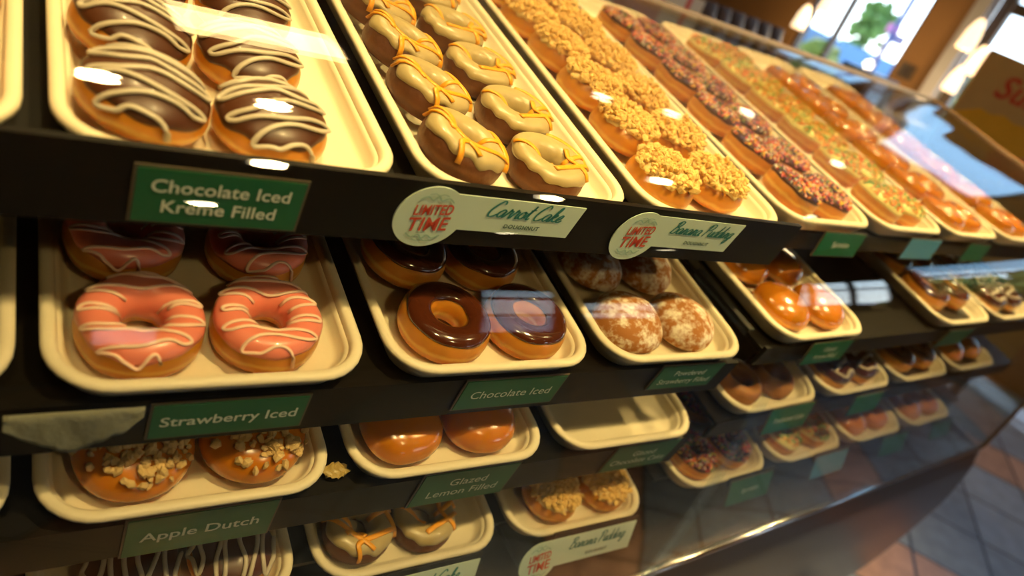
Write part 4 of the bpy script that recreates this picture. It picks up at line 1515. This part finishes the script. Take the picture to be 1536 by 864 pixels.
bulb_me = b.mesh('bulb', emit_mat('bulb_glow', (1, .86, .62), 4.0))
for x, y, z, lb in PENDANTS:
    root = tag(empty('pendant_lamp', (x, y, z)), lb, 'lamp', 'pendant lamps')
    link('lamp_shade', shade_me, root)
    link('bulb', bulb_me, root)
    pd = bpy.data.lights.new('lamp_glow', 'POINT')
    pd.energy, pd.color, pd.shadow_soft_size = 5.0, (1.0, 0.70, 0.36), .035
    po = bpy.data.objects.new('lamp_glow', pd)
    po.parent = root
    po.location = (0, 0, -.13)
    COL.objects.link(po)
    b = MB()
    b.tube([(0, 0, .088), (0, 0, CEIL - z)], .004, 6)
    b.obj('cord', MT['bronze_dark'], root)
b = MB()
# ------------------------------------------------------------------ outside the windows
def leafy(name, center, size, mat, label, cat, seed, n=60, trunk=None):
    r = random.Random(seed)
    bb = MB()
    for _ in range(n):
        p = Vector((r.gauss(0, .42), r.gauss(0, .42), r.gauss(0, .42)))
        if p.length > 1:
            p.normalize()
        c = Vector((p.x * size[0], p.y * size[1], p.z * size[2]))
        s_ = min(size) * r.uniform(.22, .42)
        bb.add([c + Vector(v) * s_ * r.uniform(.75, 1.25) for v in ICO_V], ICO_F)
    root = tag(empty(name, center), label, cat)
    bb.obj('foliage', mat, root, smooth=False)
    if trunk:
        t = MB()
        t.tube([(0, 0, -trunk), (.03, 0, -trunk * .5), (0, .02, 0)], [.13, .10, .07], 10)
        t.obj('trunk', MT['trunk'], root)
    return root


leafy('tree', (16.5, 9.72, 1.72), (.42, .40, .55), MT['leaf'], 'small green tree outside the tall window', 'tree', 5, trunk=1.82)
leafy('hedge', (9.5, 5.55, .62), (.5, 1.9, .52), MT['hedge'], 'low yellow-green hedge outside the tall window', 'hedge', 6, n=140)
leafy('hedge', (8.2, -1.9, 1.0), (.5, 1.2, 1.0), MT['hedge'], 'tall yellow-green hedge beside the building, right of the door', 'hedge', 9, n=190)
leafy('shrub', (8.6, 3.75, .95), (.4, .5, .6), MT['leaf'], 'green shrub outside the glazed door', 'shrub', 8, n=80)

# parked car
root = tag(empty('car', (12.0, 7.45, -.12), (0, 0, math.radians(72))), 'pale blue car parked outside the tall window', 'car')
prof = [(-2.1, .35), (-2.15, .75), (-2.0, .92), (-1.35, 1.0), (-.75, 1.42), (.55, 1.45), (1.2, 1.0), (1.95, .88), (2.15, .65), (2.12, .35)]
b = MB()
n = len(prof)
b.add([(x, -.8 + (.12 if z > 1.1 else 0), z) for x, z in prof] + [(x, .8 - (.12 if z > 1.1 else 0), z) for x, z in prof],
      [tuple(range(n)), tuple(reversed(range(n, 2 * n)))] + [(i, i + n, (i + 1) % n + n, (i + 1) % n) for i in range(n)])
b.obj('body', MT['car'], root, smooth=False)
b = MB()
for sgn in (-1, 1):
    for q in ([(-1.15, 1.03), (-.68, 1.36), (-.12, 1.38), (-.12, 1.03)], [(-.04, 1.03), (-.04, 1.38), (.48, 1.38), (1.02, 1.03)]):
        y = .81
        b.add([(x, sgn * (y - (.11 if z > 1.2 else 0)), z) for x, z in q] + [(x, sgn * (y - .02 - (.11 if z > 1.2 else 0)), z) for x, z in q],
              [(0, 1, 2, 3), (7, 6, 5, 4), (0, 4, 5, 1), (1, 5, 6, 2), (2, 6, 7, 3), (3, 7, 4, 0)])
b.obj('side_window', MT['car_glass'], root, smooth=False)
for x in (-1.35, 1.35):
    for y in (-.78, .62):
        b = MB()
        b.tube([(x, y, .33), (x, y + .16, .33)], .33, 20)
        b.obj('wheel', MT['tyre'], root, angle=.8)

# road sign pole
root = tag(empty('sign_pole', (8.3, 4.62, -.12)), 'dark blue pole with a pink sign outside the tall window', 'pole')
b = MB()
b.tube([(0, 0, 0), (0, 0, 4.2)], .035, 12)
b.obj('post', MT['pole'], root)
b = MB()
b.box((-.02, -.06, 1.74), (-.005, .09, 1.84))
b.obj('plate', MT['pole_sign'], root, smooth=False)
b = MB()
b.box((-.02, -.18, 1.66), (-.004, -.02, 1.76))
b.obj('plate', MT['pole'], root, smooth=False)
